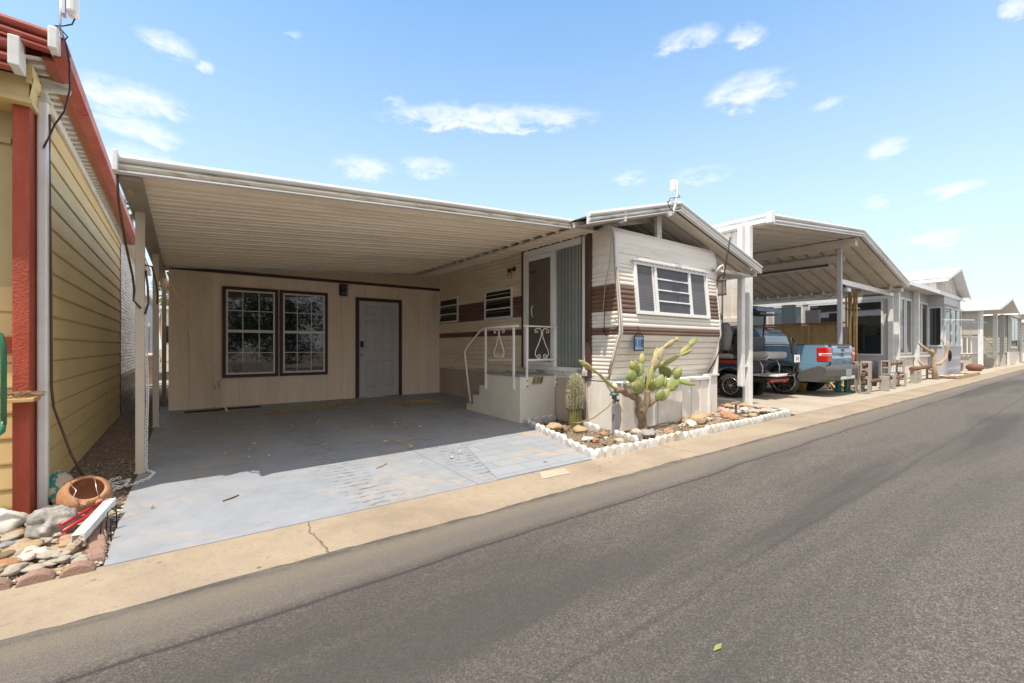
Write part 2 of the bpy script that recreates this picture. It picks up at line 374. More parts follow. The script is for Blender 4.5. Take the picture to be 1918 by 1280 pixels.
# painted carport slab, rising gently to the rear wall
g = MB()
poly = [(-.342, 3.27), (3.50, 3.27), (3.50, 3.27), (4.10, 5.20), (4.86, 5.22), (4.86, 9.6), (-.29, 9.6), (-.31, 5.4)]
rows = [(3.27, -.342, 3.50), (3.9, -.342, 3.70), (4.4, -.342, 3.85), (5.2, -.318, 4.10), (5.201, -.318, 4.95), (7.4, -.307, 4.95), (9.9, -.29, 4.95)]
for (y0, a0, b0), (y1, a1, b1) in zip(rows[:-1], rows[1:]):
    g.quad((a0, y0, .006 + ZS(y0)), (b0, y0, .006 + ZS(y0)), (b1, y1, .006 + ZS(y1)), (a1, y1, .006 + ZS(y1)))
    g.quad((a0, y0, -.02), (a0, y0, .006 + ZS(y0)), (a1, y1, .006 + ZS(y1)), (a1, y1, -.02))
g.quad((-.342, 3.27, -.02), (3.5, 3.27, -.02), (3.5, 3.27, .006), (-.342, 3.27, .006))
struct('carport_slab', g, M['slab'])
def sl(x, y, e=.010): return (x, y, e + ZS(y))
g = MB().quad(sl(2.28, 3.275), sl(3.5, 3.275), sl(4.07, 5.15), sl(2.66, 4.45)); struct('paver_patch', g, M['pavers'])
g = MB().quad((-2.5, 3.4, .0), (-.33, 3.4, .0), (-.29, 25, .06), (-2.5, 25, .06)); struct('side_yard', g, M['gravel'])
g = MB().quad((8.7, 3.284, .004), (60, 3.284, .004), (60, 16, .06), (8.7, 16, .06)); struct('neighbour_driveway', g, M['apron'])
# planting bed, slightly mounded
bed = [(3.56, 3.27), (8.60, 3.37), (8.78, 4.25), (7.6, 4.7), (4.9, 5.2), (4.13, 5.16)]
g = MB(); nx, ny = 60, 24; o = []
for j in range(ny + 1):
    for i in range(nx + 1):
        u, w = i / nx, j / ny
        xl = 3.56 + .57 * w; xr = 8.60 + .2 * w; x = xl + (xr - xl) * u; y = 3.28 + .09 * u * (1 - w) + (5.2 - 3.28 - .9 * max(0, u - .55) / .45) * w
        z = .012 + .05 * math.sin(PI * min(1, w * 1.6 + .02)) * math.sin(PI * min(1, max(0, u))) ** .5 + .018 * noise.noise(Vector((x * 3, y * 3, 0)))
        o.append((x, y, max(.008, z)))
g.add(o, [(j * (nx + 1) + i, j * (nx + 1) + i + 1, (j + 1) * (nx + 1) + i + 1, (j + 1) * (nx + 1) + i) for j in range(ny) for i in range(nx)], 0, True)
struct('planting_bed_soil', g, M['soil'])
def bedz(x, y): return .035 + .02 * math.sin(x * 3 + y * 2)
# small patch of bare concrete beside the strip joint
g = MB().quad((2.62, 3.06, .004), (2.95, 3.04, .004), (3.03, 3.20, .004), (2.74, 3.24, .004)); struct('concrete_patch', g, mat('pale_patch', (.45, .38, .295), .85, .1, 8))

# ------------------------------------------------------------------ sky, sun, camera
W = bpy.data.worlds.new('World'); S.world = W; W.use_nodes = True; nt = W.node_tree
bgn = nt.nodes['Background']; sky = nd(nt, 'ShaderNodeTexSky'); sky.sky_type = 'NISHITA'; sky.sun_disc = False
SUN = Vector((-.40, -.20, 1)).normalized()
sky.sun_elevation = math.asin(SUN.z); sky.sun_rotation = math.atan2(SUN.x, SUN.y); sky.air_density = 1.0; sky.dust_density = .6; sky.ozone_density = 1.6
tcw = nd(nt, 'ShaderNodeTexCoord').outputs['Generated']
sx, sy, sz = xyz(nt, tcw)
az = mathn(nt, 'ARCTAN2', sy, sx); el = mathn(nt, 'ARCSINE', sz)
cmb = nd(nt, 'ShaderNodeCombineXYZ'); nt.links.new(az, cmb.inputs[0]); nt.links.new(el, cmb.inputs[1])
n1 = noisen(nt, mapping(nt, cmb.outputs[0], (14, 34, 1)), 1.0, 8, .62, .25); n2 = noisen(nt, mapping(nt, cmb.outputs[0], (34, 60, 1)), 1.0, 6, .65, .3)
nz = mathn(nt, 'ADD', mathn(nt, 'MULTIPLY', n1, .75), mathn(nt, 'MULTIPLY', n2, .25))
CL = [(1.594, .497, .046, .016, .8), (1.535, .482, .018, .012, .7), (1.388, .563, .022, .009, .5), (1.637, .403, .085, .026, 1), (1.637, .355, .07, .024, 1.1),
      (.978, .475, .24, .026, 1.1), (1.189, .492, .028, .011, .6), (1.255, .368, .066, .022, .8), (1.12, .38, .07, .022, .8), (.552, .571, .07, .022, .9), (.448, .558, .04, .015, .8),
      (.443, .472, .08, .03, 1.1), (.313, .42, .031, .012, .6), (.227, .331, .033, .014, .9), (.244, .25, .025, .009, .7), (.145, .248, .043, .013, .8), (.17, .177, .045, .015, .9),
      (.531, .343, .069, .018, .6), (.671, .356, .044, .012, .6), (.084, .472, .02, .018, 1), (1.63, .31, .07, .026, .9), (2.4, .5, .2, .03, 1), (3.4, .4, .3, .04, 1), (4.6, .5, .25, .04, 1), (5.5, .35, .2, .03, 1)]
acc = None
wob = mathn(nt, 'MULTIPLY', mathn(nt, 'SUBTRACT', n1, .5), .06)
elw = mathn(nt, 'ADD', el, wob)
for a, e, w, h, k in CL:
    if a > PI: a -= 2 * PI
    da = mathn(nt, 'DIVIDE', mathn(nt, 'SUBTRACT', az, a), w * 1.12); de = mathn(nt, 'DIVIDE', mathn(nt, 'SUBTRACT', elw, e), h * 1.2)
    q = mathn(nt, 'MULTIPLY', mathn(nt, 'SUBTRACT', 1, mathn(nt, 'ADD', mathn(nt, 'MULTIPLY', da, da), mathn(nt, 'MULTIPLY', de, de))), k)
    acc = q if acc is None else mathn(nt, 'MAXIMUM', acc, q)
cover = ramp(nt, mathn(nt, 'ADD', mathn(nt, 'MULTIPLY', acc, .38), mathn(nt, 'MULTIPLY', mathn(nt, 'SUBTRACT', nz, .5), 2.3)), -.02, .55)
cover = mathn(nt, 'MULTIPLY', cover, ramp(nt, acc, .0, .6))
# thin bright veil toward the horizon
veil = mathn(nt, 'POWER', ramp(nt, el, .0, .75, .93, 0.), 1.35)
SKYGAIN = nd(nt, 'ShaderNodeVectorMath', operation='MULTIPLY'); SKYGAIN.inputs[1].default_value = (1.20, 1.54, 1.55)
nt.links.new(sky.outputs[0], SKYGAIN.inputs[0])
skyc = mixc(nt, ramp(nt, el, .66, 1.0, 0, .75), SKYGAIN.outputs[0], (3.3, 3.35, 3.4))   # added whitening of the unseen upper sky, makes the ambient light less blue
skyc = mixc(nt, ramp(nt, sy, -.05, -.5, 0, .9), skyc, (7.0, 6.9, 6.8))   # added fill: unseen sky behind the camera brightened to lift the carport shade
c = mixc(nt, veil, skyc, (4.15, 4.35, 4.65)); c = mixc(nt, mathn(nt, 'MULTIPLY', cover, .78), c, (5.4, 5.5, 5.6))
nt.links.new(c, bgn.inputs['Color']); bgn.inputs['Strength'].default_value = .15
sd = bpy.data.lights.new('sun', 'SUN'); sd.energy = 4.1; sd.angle = R(.53); sd.color = (1, .915, .79)
so = bpy.data.objects.new('sun', sd); COL.objects.link(so); so.rotation_euler = (-SUN).to_track_quat('-Z', 'Y').to_euler(); so.location = SUN * 40
cd = bpy.data.cameras.new('camera'); co = bpy.data.objects.new('camera', cd); COL.objects.link(co); S.camera = co
cd.sensor_width = 36; cd.lens = 831. / 1918 * 36; cd.shift_y = 10. / 1918; cd.clip_start = .05; cd.clip_end = 1500
co.location = (0, 0, 1.2); co.rotation_euler = (R(90), 0, math.atan2(-.597, .802))
S.view_settings.view_transform = 'Standard'; S.view_settings.look = 'None'; S.view_settings.exposure = .47; S.view_settings.gamma = 1
S.render.engine = 'CYCLES'; S.cycles.max_bounces = 8; S.cycles.diffuse_bounces = 5; S.cycles.glossy_bounces = 3; S.cycles.use_denoising = True
S.cycles.sample_clamp_indirect = 6
# ------------------------------------------------------------------ profile helpers
def barrel_profile(h, d):
    """cross-section of a double-roll aluminium gutter fascia: (out, up), out>0 toward viewer; h total height, d depth"""
    pts = []
    for c0, rr in ((h * .76, h * .24), (h * .31, h * .19)):
        for k in range(9):
            t = PI / 2 - PI * k / 8
            pts.append((d * .12 + rr * 1.45 * math.cos(t), c0 + rr * math.sin(t)))
    pts += [(d * .12, h * .07), (d * .62, h * .05), (d * .62, -.006), (-.02, -.006), (-.02, h)]
    return pts
def fascia(mb, p, q, h, d, out, m=0, m2=None):
    """double-roll fascia from p to q (bottom line), out = horizontal unit vector"""
    p = Vector(p); q = Vector(q); out = Vector(out)
    pr = barrel_profile(h, d)
    mb.loft([[e + out * a + Vector((0, 0, b)) for a, b in pr] for e in (p, q)], True, True, m, False, (lambda i, j: m2 if 10 <= j <= 17 else m) if m2 is not None else None)
def ribs(z0, z1, pitch, depth):
    """rounded horizontal ribs between z0 and z1 -> list of (out, z)"""
    n = max(1, round((z1 - z0) / pitch)); p = (z1 - z0) / n; out = []
    for i in range(n):
        z = z0 + i * p
        for f, o in ((0, 0), (.10, .55), (.3, .95), (.55, 1.0), (.8, .75), (.93, .3)): out.append((o * depth, z + f * p))
    out.append((0, z1)); return out
def laps(z0, z1, pitch, depth):
    n = max(1, round((z1 - z0) / pitch)); p = (z1 - z0) / n; out = []
    for i in range(n):
        z = z0 + i * p; out += [(0, z), (depth * .15, z + .009), (depth, z + .006), (depth * 1.04, z + .018), (depth * .8, z + p * .5), (depth * .55, z + p * .93), (0, z + p * .97)]
    out.append((0, z1)); return out

# ------------------------------------------------------------------ the trailer
TX, TR, TF = 4.82, 7.40, 4.18
tr = thing('trailer_home', (TX, 4.2, 0), 'cream and brown ribbed metal trailer home with leaning front window under a white gabled roof', 'trailer home')
# left side wall: ribbed siding, several zones; brown where the stripes are
ZONES = [(.76, 1.405, 'l', .092, .020), (1.405, 1.51, 'b', .053, .020), (1.51, 1.73, 'l', .073, .020), (1.73, 2.10, 'b', .053, .021), (2.10, 2.90, 'l', .073, .020)]
prof = []; zmat = []
for z0, z1, k, pt, dp in ZONES:
    r = ribs(z0, z1, pt, dp) if k != 'l' else laps(z0, z1, pt, dp)
    prof += r[:-1]; zmat += [1 if k == 'b' else 0] * (len(r) - 1)
prof.append((0, 2.90))
sid = lambda i, j: zmat[min(j, len(zmat) - 1)]
mb = MB(); mb.sheet(prof, lambda a, b, t: (TX - a, t, b), (6.12, 9.45), mfun=sid)
build('side_siding', mb, [M['siding'], M['brown']], tr)
# front piece of the side wall follows the leaning front edge
FRONTP = [(4.235, .70), (4.168, .83), (4.101, 1.05), (4.026, 1.27), (3.975, 1.40), (3.99, 1.64), (4.026, 2.01), (4.054, 2.31), (4.073, 2.68), (4.10, 2.81), (4.16, 2.89), (4.30, 2.92)]
def fy(z):
    for (y0, z0), (y1, z1) in zip(FRONTP[:-1], FRONTP[1:]):
        if z <= z1: return y0 + (y1 - y0) * max(0, (z - z0)) / (z1 - z0)
    return FRONTP[-1][0]
pf = []; zm = []
for z0, z1, k, pt, dp in [(.76, 1.37, 'w', .056, .016), (1.37, 1.47, 'b', .05, .016), (1.47, 1.70, 'w', .056, .016), (1.70, 2.075, 'b', .06, .016), (2.075, 2.26, 'w', .062, .016), (2.26, 2.90, 'l', .125, .008)]:
    r = ribs(z0, z1, pt, dp) if k != 'l' else laps(z0, z1, pt, dp); pf += r[:-1]; zm += [1 if k == 'b' else 0] * (len(r) - 1)
pf.append((0, 2.90)); mb = MB()
mb.loft([[(TX - a, fy(b) + .004, b) for a, b in pf], [(TX - a, 4.50, b) for a, b in pf]], False, False, 0, False, lambda i, j: zm[min(j, len(zm) - 1)])
build('side_siding', mb, [M['siding_white'], M['brown']], tr)
# front wall: same zones swept across, leaning with the profile
pf = []; zm = []
for z0, z1, k, pt, dp in [(.72, 1.37, 'L', .093, .021), (1.37, 1.475, 'b', .052, .014), (1.475, 1.665, 'w', .064, .016), (1.665, 2.06, 'b', .064, .015), (2.06, 2.36, 'w', .062, .016), (2.36, 2.66, 'l', .15, .007), (2.66, 2.915, 's', .1, 0)]:
    if k == 's': r = [(0, 2.66), (.003, 2.668), (.001, 2.70), (0, 2.76), (0, 2.81), (0, 2.85), (0, 2.89), (0, 2.915)]
    elif k in 'lL': r = laps(z0, z1, pt, dp)
    else: r = ribs(z0, z1, pt, dp)
    pf += r[:-1]; zm += [1 if k == 'b' else 0] * (len(r) - 1)
pf.append((0, 2.915))
mb = MB(); mb.sheet(pf, lambda a, b, t: (t, fy(b) - a, b), (TX + .012, TR), mfun=lambda i, j: zm[min(j, len(zm) - 1)])
build('front_siding', mb, [M['siding_white'], M['brown']], tr)
# core volume so nothing is hollow (behind the skins), flat roof
mb = MB(); poly = [(y + .03, z) for y, z in FRONTP] + [(11.5, 2.92), (11.5, .72)]
mb.prism(poly, lambda a, b, t: (t, a, b), TX + .03, TR - .01)
build('body', mb, M['siding_white'], tr)
# corner mouldings
for x in (TX - .004, TR + .004):
    mb = MB(); mb.loft([[(x - .014, y - .016, z), (x + .022, y - .022, z), (x + .022, y + .012, z), (x - .014, y + .03, z)] for y, z in FRONTP[1:]], True, True, 0, True)
    build('corner_moulding', mb, M['alu'], tr)
mb = MB().box(TX - .018, TX + .01, 4.24, 9.3, .715, .765).box(TX, TR, 4.17, 4.24, .69, .73); build('sill_trim', mb, M['alu_dirty'], tr)
# side windows (jalousie)
def jalousie(y0, y1, z0, z1, n, name='side_window'):
    f = MB(); w = .035; x0, x1 = TX - .045, TX + .02
    f.box(x0, x1, y0, y0 + w, z0, z1).box(x0, x1, y1 - w, y1, z0, z1).box(x0, x1, y0 + w, y1 - w, z0, z0 + w).box(x0, x1, y0 + w, y1 - w, z1 - w, z1)
    for k in range(1, n):
        z = z0 + (z1 - z0) * k / n; f.box(x0 + .006, x1, y0 + w, y1 - w, z - .012, z + .012)
    o = build(name, f, M['winwhite'], tr, .003)
    gl = MB()
    for k in range(n):
        a = z0 + w + (z1 - z0 - 2 * w) * k / n; b = z0 + w + (z1 - z0 - 2 * w) * (k + 1) / n
        gl.add([(TX - .030, y0 + w, a), (TX - .030, y1 - w, a), (TX - .012, y1 - w, b), (TX - .012, y0 + w, b)], [(0, 1, 2, 3)])
    build('pane', gl, M['glass_dim'], o)
jalousie(8.39, 9.26, 1.74, 2.31, 3); jalousie(6.43, 7.34, 1.73, 2.30, 3)
# sliding patio door
dr = MB(); X0, X1 = TX - .055, TX + .02
dr.box(X0, X1, 4.60, 4.66, .84, 2.84).box(X0, X1, 6.02, 6.07, .84, 2.84).box(X0, X1, 4.66, 6.02, 2.74, 2.84).box(X0, X1, 4.66, 6.02, .82, .885).box(X0 - .01, X1, 5.27, 5.33, .885, 2.74)
dr = build('sliding_door', dr, M['winwhite'], tr, .004)
build('pane', MB().box(TX - .012, TX + .01, 4.665, 5.265, .89, 2.735), M['teal'], dr)
mb = MB()
for k in range(8):
    y = 4.70 + k * .075; mb.box(TX - .0165, TX - .013, y, y + .006, .89, 2.735)
build('blind_edge', mb, mat('dark_teal_gap', (.06, .09, .09), .3), dr)
sc = MB(); sc.box(TX - .03, TX - .018, 5.34, 6.0, .90, 2.72); scr = build('screen_panel', sc, M['screen_door'], dr)
mb = MB().box(TX - .05, TX - .03, 5.95, 6.012, .89, 2.735).box(TX - .05, TX - .03, 5.335, 5.375, .89, 2.735).box(TX - .05, TX - .03, 5.375, 5.95, 2.66, 2.735).box(TX - .05, TX - .03, 5.375, 5.95, .89, .96)
build('screen_frame', mb, M['winwhite'], scr, .003)
mb = MB().box(TX - .075, TX - .05, 5.94, 5.98, 1.78, 1.92); mb.tube([(TX - .05, 5.80, 1.70), (TX - .09, 5.80, 1.74), (TX - .09, 5.80, 1.86), (TX - .05, 5.80, 1.90)], .008)
build('door_handle', mb, M['plastic_white'], dr)
mb = MB()
for k in range(5): mb.blob((TX - .036, 5.78 + .03 * k, 2.47 + .012 * math.sin(k * 2)), (.004, .022, .014), k, .3, 1)
build('screen_motif', mb, M['black'], dr)
mb = MB().box(TX - .06, TX + .01, 4.50, 4.60, .74, 2.90).box(TX - .06, TX + .01, 6.07, 6.125, .84, 2.90).box(TX - .058, TX + .01, 4.60, 6.07, 2.84, 2.90)
build('door_surround', mb, M['trim_red'], tr, .004)
mb = MB().box(TX - .05, TX + .01, 4.60, 6.07, .765, .82).box(TX - .075, TX - .05, 4.55, 4.75, .77, .86); build('door_sill', mb, M['alu_dirty'], tr, .004)
# skirting, left side: vertical panels
mb = MB(); y = 4.26
mb.box(TX - .012, TX + .02, 5.0, 9.30, .03, .715, 1)
for k, w in enumerate((.34, .34, .34, .34, .26, .34, .4, .34, .3, .34, .34, .34)):
    y1 = min(9.30, y + w)
    if y > 5.0: mb.box(TX - .020, TX - .012, y + .004, y1 - .03, .05, .71, 1).box(TX - .026, TX - .020, y1 - .028, y1, .05, .712, 1)
    y = y1
build('side_skirting', mb, [M['skirt'], M['skirt_tan']], tr)
mb = MB().box(TX - .006, TX + .03, 4.0, 5.0, .0, .70); mb.box(TX - .016, TX - .006, 4.03, 4.35, 0, .70).box(TX - .016, TX - .006, 4.37, 4.55, 0, .70).box(TX - .022, TX - .016, 4.345, 4.375, 0, .70)
build('side_skirting', mb, M['skirt'], tr)
mb = MB()
for k in range(60):
    z = .02 + k * .0112
    mb.beam((TX - .026, 4.60, z), (TX - .026, 4.735, z + .06 if z < .63 else z), .004, .004); mb.beam((TX - .030, 4.60, z + .06 if z < .63 else z), (TX - .030, 4.735, z), .004, .004)
mb.box(TX - .034, TX - .016, 4.59, 4.60, 0, .70).box(TX - .034, TX - .016, 4.735, 4.745, 0, .70)
build('vent_lattice', mb, M['lattice'], tr)
# skirting, front with bent-metal top ledge
mb = MB(); SY = 3.975; mb.box(TX + .0, 7.02, SY, SY + .03, -.02, .70)
xx = TX + .004; k = 0
while xx < 7.0:
    w = (.40, .42, .60, .28, .26, .28)[k % 6]; x1 = min(7.015, xx + w); mb.box(xx + .005, x1 - .005, SY - .010, SY, -.02, .70).box(x1 - .014, x1 + .004, SY - .022, SY - .010, -.02, .70); xx = x1; k += 1
build('front_skirting', mb, M['skirt'], tr)
mb = MB().box(TX - .03, 7.06, SY - .035, 4.24, .70, .712).box(TX - .03, 7.06, SY - .04, SY - .03, .665, .712); mb.box(7.0, 7.05, SY - .042, SY + .2, -.02, .70); build('skirting_ledge', mb, M['alu'], tr, .003)
mb = MB().prism([(3.985, 1.40), (4.0, 1.0), (4.01, .74), (4.30, .74), (4.25, 1.40)], lambda a, b, t: (t, a, b), 7.375, 7.405); build('corner_plate', mb, M['siding_white'], tr)
mb = MB().box(7.055, 7.415, 4.03, 4.06, -.02, .71).box(7.055, 7.43, 4.0, 4.08, .71, .74); build('front_skirting', mb, M['skirt'], tr)
# front window: leaning with the wall
def FW(x, z, o): return (x, fy(z) - o, z)
def fbox(mb, x0, x1, z0, z1, o0, o1, m=0):
    vs = [FW(x, z, o) for x in (x0, x1) for o in (o0, o1) for z in (z0, z1)]
    mb.add(vs, [(0, 1, 3, 2), (4, 6, 7, 5), (0, 4, 5, 1), (2, 3, 7, 6), (0, 2, 6, 4), (1, 5, 7, 3)], m)
wx0, wx1, wz0, wz1 = 5.155, 7.06, 1.665, 2.43
f = MB()
fbox(f, wx0, wx0 + .04, wz0, wz1, -.01, .05); fbox(f, wx1 - .04, wx1, wz0, wz1, -.01, .05); fbox(f, wx0 + .04, wx1 - .04, wz0, wz0 + .05, -.01, .05); fbox(f, wx0 + .04, wx1 - .04, wz1 - .05, wz1, -.01, .05)
for x in (5.615, 6.51): fbox(f, x, x + .055, wz0 + .05, wz1 - .05, -.01, .045)
for k in (1, 2, 3):
    z = wz0 + .05 + (wz1 - wz0 - .1) * k / 4; fbox(f, 5.675, 6.50, z - .011, z + .011, -.005, .04)
fw = build('front_window', f, M['winwhite'], tr, .003)
p = MB(); fbox(p, 5.675, 6.50, wz0 + .05, wz1 - .05, .018, .024); build('pane', p, mat('dim_louvre_glass', (.065, .065, .078), .3, .25, 2, spec=.3), fw)
for a, b in ((wx0 + .04, 5.60), (6.575, wx1 - .04)):
    p = MB(); fbox(p, a, b, wz0 + .05, wz1 - .05, .018, .024); pn = build('pane', p, M['blind'], fw)
    p = MB(); z = wz0 + .06
    while z < wz1 - .06: fbox(p, a + .01, b - .05, z, z + .004, .024, .0262); z += .0235
    build('blind_slats', p, mat('blind_slat_edge', (.22, .22, .225), .4), pn)
    p = MB(); fbox(p, b - .035, b - .01, wz0 + .05, wz1 - .05, .024, .034); build('sash', p, M['winwhite'], fw)
mb = MB(); fbox(mb, wx0 - .03, wx1 + .02, wz1, wz1 + .02, -.01, .075)
for a, b in ((5.23, 6.02), (6.09, 6.98)): fbox(mb, a, b, wz1 + .02, wz1 + .05, .0, .06)
for k in range(14): x = 5.3 + k * .125; fbox(mb, x, x + .03, wz1 - .012, wz1, .05, .07)
build('window_hood', mb, M['alu'], tr)
# gabled roof over the trailer
GP = (6.12, 3.94, 3.29); GL = (4.13, 3.94, 2.765); GR = (8.78, 3.94, 2.59); GB = 12.0
mb = MB()
for (a, b) in ((GL, GP), (GP, GR)):
    pr = []; n = 40; L = GB - 4.0
    y = 4.0
    while y < GB:
        for dy, dz in ((0, 0), (.20, 0), (.21, .07), (.265, .07), (.275, 0)): pr.append((y + dy, dz))
        y += .275
    mb.sheet(pr, lambda yy, dz, t, a=a, b=b: (a[0] + (b[0] - a[0]) * t, yy, a[2] + (b[2] - a[2]) * t + dz), (0, 1))
    mb.quad((a[0], 3.95, a[2] + .10), (b[0], 3.95, b[2] + .10), (b[0], GB, b[2] + .10), (a[0], GB, a[2] + .10), 1)
rf = build('gable_roof', mb, [M['pan2'], M['alu']], tr)
mb = MB(); fascia(mb, GL, GP, .145, .07, (0, -1, 0), 0, 1); fascia(mb, GP, GR, .145, .07, (0, -1, 0), 0, 0)
mb.box(4.80, 4.84, 3.90, 4.0, 2.90, 3.09)
build('fascia', mb, [M['alu'], M['alu_dirty']], rf)
mb = MB(); mb.box(GR[0] - .12, GR[0] + .03, 4.0, GB, GR[2] - .05, GR[2] + .07); build('eave_gutter', mb, M['alu_dirty'], rf, .01)
mb = MB().box(7.28, 8.6, 4.02, 4.10, 2.515, 2.56); build('eave_brace', mb, M['alu_dirty'], rf)
for yy in (4.22, 7.0, 10.0):
    mb = MB().box(5.98, 6.05, yy, yy + .05, 2.91, 3.26); mb.box(6.055, 6.115, yy + .01, yy + .05, 2.91, 3.28); build('ridge_post', mb, M['alu_dirty'], rf)
mb = MB(); mb.beam((4.9, 4.4, 2.96), (6.0, 4.4, 3.22), .05, .07); build('rafter', mb, M['alu_dirty'], rf)
# hook bracket, lamp under the right eave
mb = MB(); mb.tube([(7.30, 3.99, 2.46), (7.36, 3.96, 2.56), (7.44, 3.95, 2.60), (7.49, 3.95, 2.53), (7.44, 3.95, 2.47), (7.40, 3.96, 2.50)], .018); build('hook_bracket', mb, M['alu_dirty'], tr)

# ------------------------------------------------------------------ carport
cp = thing('carport', (-.3, 5.3, 0), 'long white flat carport roof with ribbed tan underside on thin left posts', 'carport')
FLf, FRf = (-.357, 4.15, 2.425), (4.60, 4.325, 2.822)
def roofz(x, y):
    u = (x + .36) / 5.2; v = (y - 4.15) / 5.15
    return (2.46 + .40 * u) * (1 - v) + (2.545 + .335 * u) * v
mb = MB(); pr = []; y = 4.17
while y < 9.7:
    for dy, dz in ((0, 0), (.125, 0), (.130, -.010), (.140, -.010), (.142, .03), (.158, .03), (.160, 0), (.250, 0), (.256, -.018), (.268, -.018), (.27, .13), (.304, .13), (.305, 0)): pr.append((y + dy, dz))
    y += .305
mb.sheet(pr, lambda a, b, t: (t, a + max(0, (t + .36)) * .036 * max(0, 1 - (a - 4.15) / 1.2), roofz(t, a) + b), [-.36 + k * .52 for k in range(10)] + [4.80])
mb.quad((-.36, 4.17, 2.545), (4.81, 4.35, 2.95), (4.81, 9.7, 2.96), (-.36, 9.7, 2.65), 1)
cr = build('roof_panel', mb, [M['pan'], M['alu']], cp)
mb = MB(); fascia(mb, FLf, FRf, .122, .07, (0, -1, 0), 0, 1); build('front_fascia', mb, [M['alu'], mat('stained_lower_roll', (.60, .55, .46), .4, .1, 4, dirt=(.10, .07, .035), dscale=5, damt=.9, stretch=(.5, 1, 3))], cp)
mb = MB(); mb.box(-.385, -.354, 4.07, 4.20, 2.415, 2.56); build('fascia_end_cap', mb, M['plastic_white'], cp, .006)
mb = MB(); mb.loft([[(-.37, y, z), (-.235, y, z), (-.235, y, z + .06), (-.25, y, z + .06), (-.25, y, z + t), (-.37, y, z + t)] for y, z, t in ((4.18, 2.40, .06), (5.3, 2.43, .09), (9.3, 2.495, .08), (12.5, 2.55, .08))], True, True, 0, False); build('side_beam', mb, mat('side_beam_paint', (.36, .31, .25), .5, .12, 4, dirt=(.2, .16, .12), dscale=2, damt=.5), cp, .006)
build('beam_bracket', MB().box(-.33, -.29, 4.42, 4.50, 2.375, 2.408), M['brass'], cp)
for x, y in ((-.305, 5.30), (-.285, 7.79), (-.27, 10.76)):
    z0 = ZS(y) - .01; mb = MB().box(x - .034, x + .034, y - .034, y + .034, z0, 2.435 + (y - 5.3) * .0155); mb.box(x - .045, x + .045, y - .045, y + .045, z0 + .012, z0 + .02)
    build('post', mb, M['post'], cp, .005)

# ------------------------------------------------------------------ room at the back of the carport
YB = 9.27
rm = thing('room_addition', (2.3, YB, .137), 'beige panelled room with brown framed windows and grey door behind the carport', 'room')
def wallz(x): return 2.48 + .07 * (x + .16)
mb = MB(); gro = [-.16]
for k, w in enumerate((.25, .33, .12, .28, .34, .12, .30, .3, .12, .32, .28, .12, .34, .3, .12, .3, .3, .2, .28, .3, .2)):
    if gro[-1] + w < 4.76: gro.append(gro[-1] + w)
gro.append(4.80)
for a, b in zip(gro[:-1], gro[1:]):
    a2, b2 = a + .004, b - .004
    mb.quad((a2, YB, .12), (b2, YB, .12), (b2, YB, 2.90), (a2, YB, 2.90))
    mb.quad((b2, YB, .12), (b2 + .004, YB + .010, .12), (b2 + .004, YB + .010, 2.90), (b2, YB, 2.90)); mb.quad((b2 + .004, YB + .010, .12), (b2 + .008, YB, .12), (b2 + .008, YB, 2.90), (b2 + .004, YB + .010, 2.90))
mb.quad((-.16, YB, .12), (-.16, YB, 2.9), (-.16, 14, 2.9), (-.16, 14, .12)); mb.box(-.156, 4.8, YB + .016, 14, .12, 2.55)
build('wall', mb, M['t111'], rm)
mb = MB().box(-.17, 4.80, YB - .022, YB - .002, 2.488, 2.545); build('trim_board', mb, M['trim'], rm, .003)
mb = MB().box(-.175, -.14, YB - .015, YB + .01, .13, 2.49); build('corner_board', mb, M['t111'], rm)
mb = MB().prism([(-.16, 2.545), (4.80, 2.545), (4.80, 2.82), (-.16, 2.552)], lambda a, b, t: (a, t, b), YB - .006, YB - .002); build('upper_panel', mb, mat('ridged_upper_panel', (.60, .48, .36), .65, .1, 8, stretch=(4, 1, .1)), rm)
mb = MB(); mb.beam((-.2, YB - .02, 2.53), (4.8, YB - .02, 2.86), .05, .05); build('roof_ledger', mb, M['alu_dirty'], rm)
def dh_window(x0, x1, z0, z1, vent=False):
    f = MB(); w = .055; a, b = YB - .035, YB - .004
    f.box(x0, x0 + w, a, b, z0, z1).box(x1 - w, x1, a, b, z0, z1).box(x0 + w, x1 - w, a, b, z0, z0 + w).box(x0 + w, x1 - w, a, b, z1 - w, z1)
    o = build('window', f, M['trim'], rm, .003)
    x0 += w; x1 -= w; z0 += w; z1 -= w; zm_ = (z0 + z1) / 2 + .02
    build('pane', MB().box(x0, x1, YB - .012, YB - .008, z0, z1), M['glass'], o)
    s = MB(); u = .03; c, d = YB - .030, YB - .012
    s.box(x0, x0 + u, c, d, z0, z1).box(x1 - u, x1, c, d, z0, z1).box(x0 + u, x1 - u, c, d, z0, z0 + u).box(x0 + u, x1 - u, c, d, z1 - u, z1).box(x0 + u, x1 - u, c - .004, d, zm_ - .025, zm_ + .025)
    for k in (1, 2):
        x = x0 + (x1 - x0) * k / 3; s.box(x - .007, x + .007, YB - .0155, YB - .012, z0 + u, zm_ - .025).box(x - .007, x + .007, YB - .0155, YB - .012, zm_ + .025, z1 - u)
    for zz in ((zm_ + z1) / 2, (zm_ + z0) / 2): s.box(x0 + u, x1 - u, YB - .0165, YB - .012, zz - .007, zz + .007)
    build('sash', s, M['winwhite'], o, .002)
    if vent:
        v = MB().box(x0 + u, x1 - u, YB - .024, YB - .017, z0 + u, z0 + .21); vp = build('vent_panel', v, mat('grey_vent_panel', (.24, .225, .21), .6), o)
        v = MB(); v.lathe((x0 + .17, YB - .024, z0 + .115), [(.072, 0), (.072, -.012), (.06, -.018), (.0, -.018)], 24, 0, True, 'y'); build('vent_cap', v, mat('olive_vent_cap', (.19, .17, .11), .6), vp)
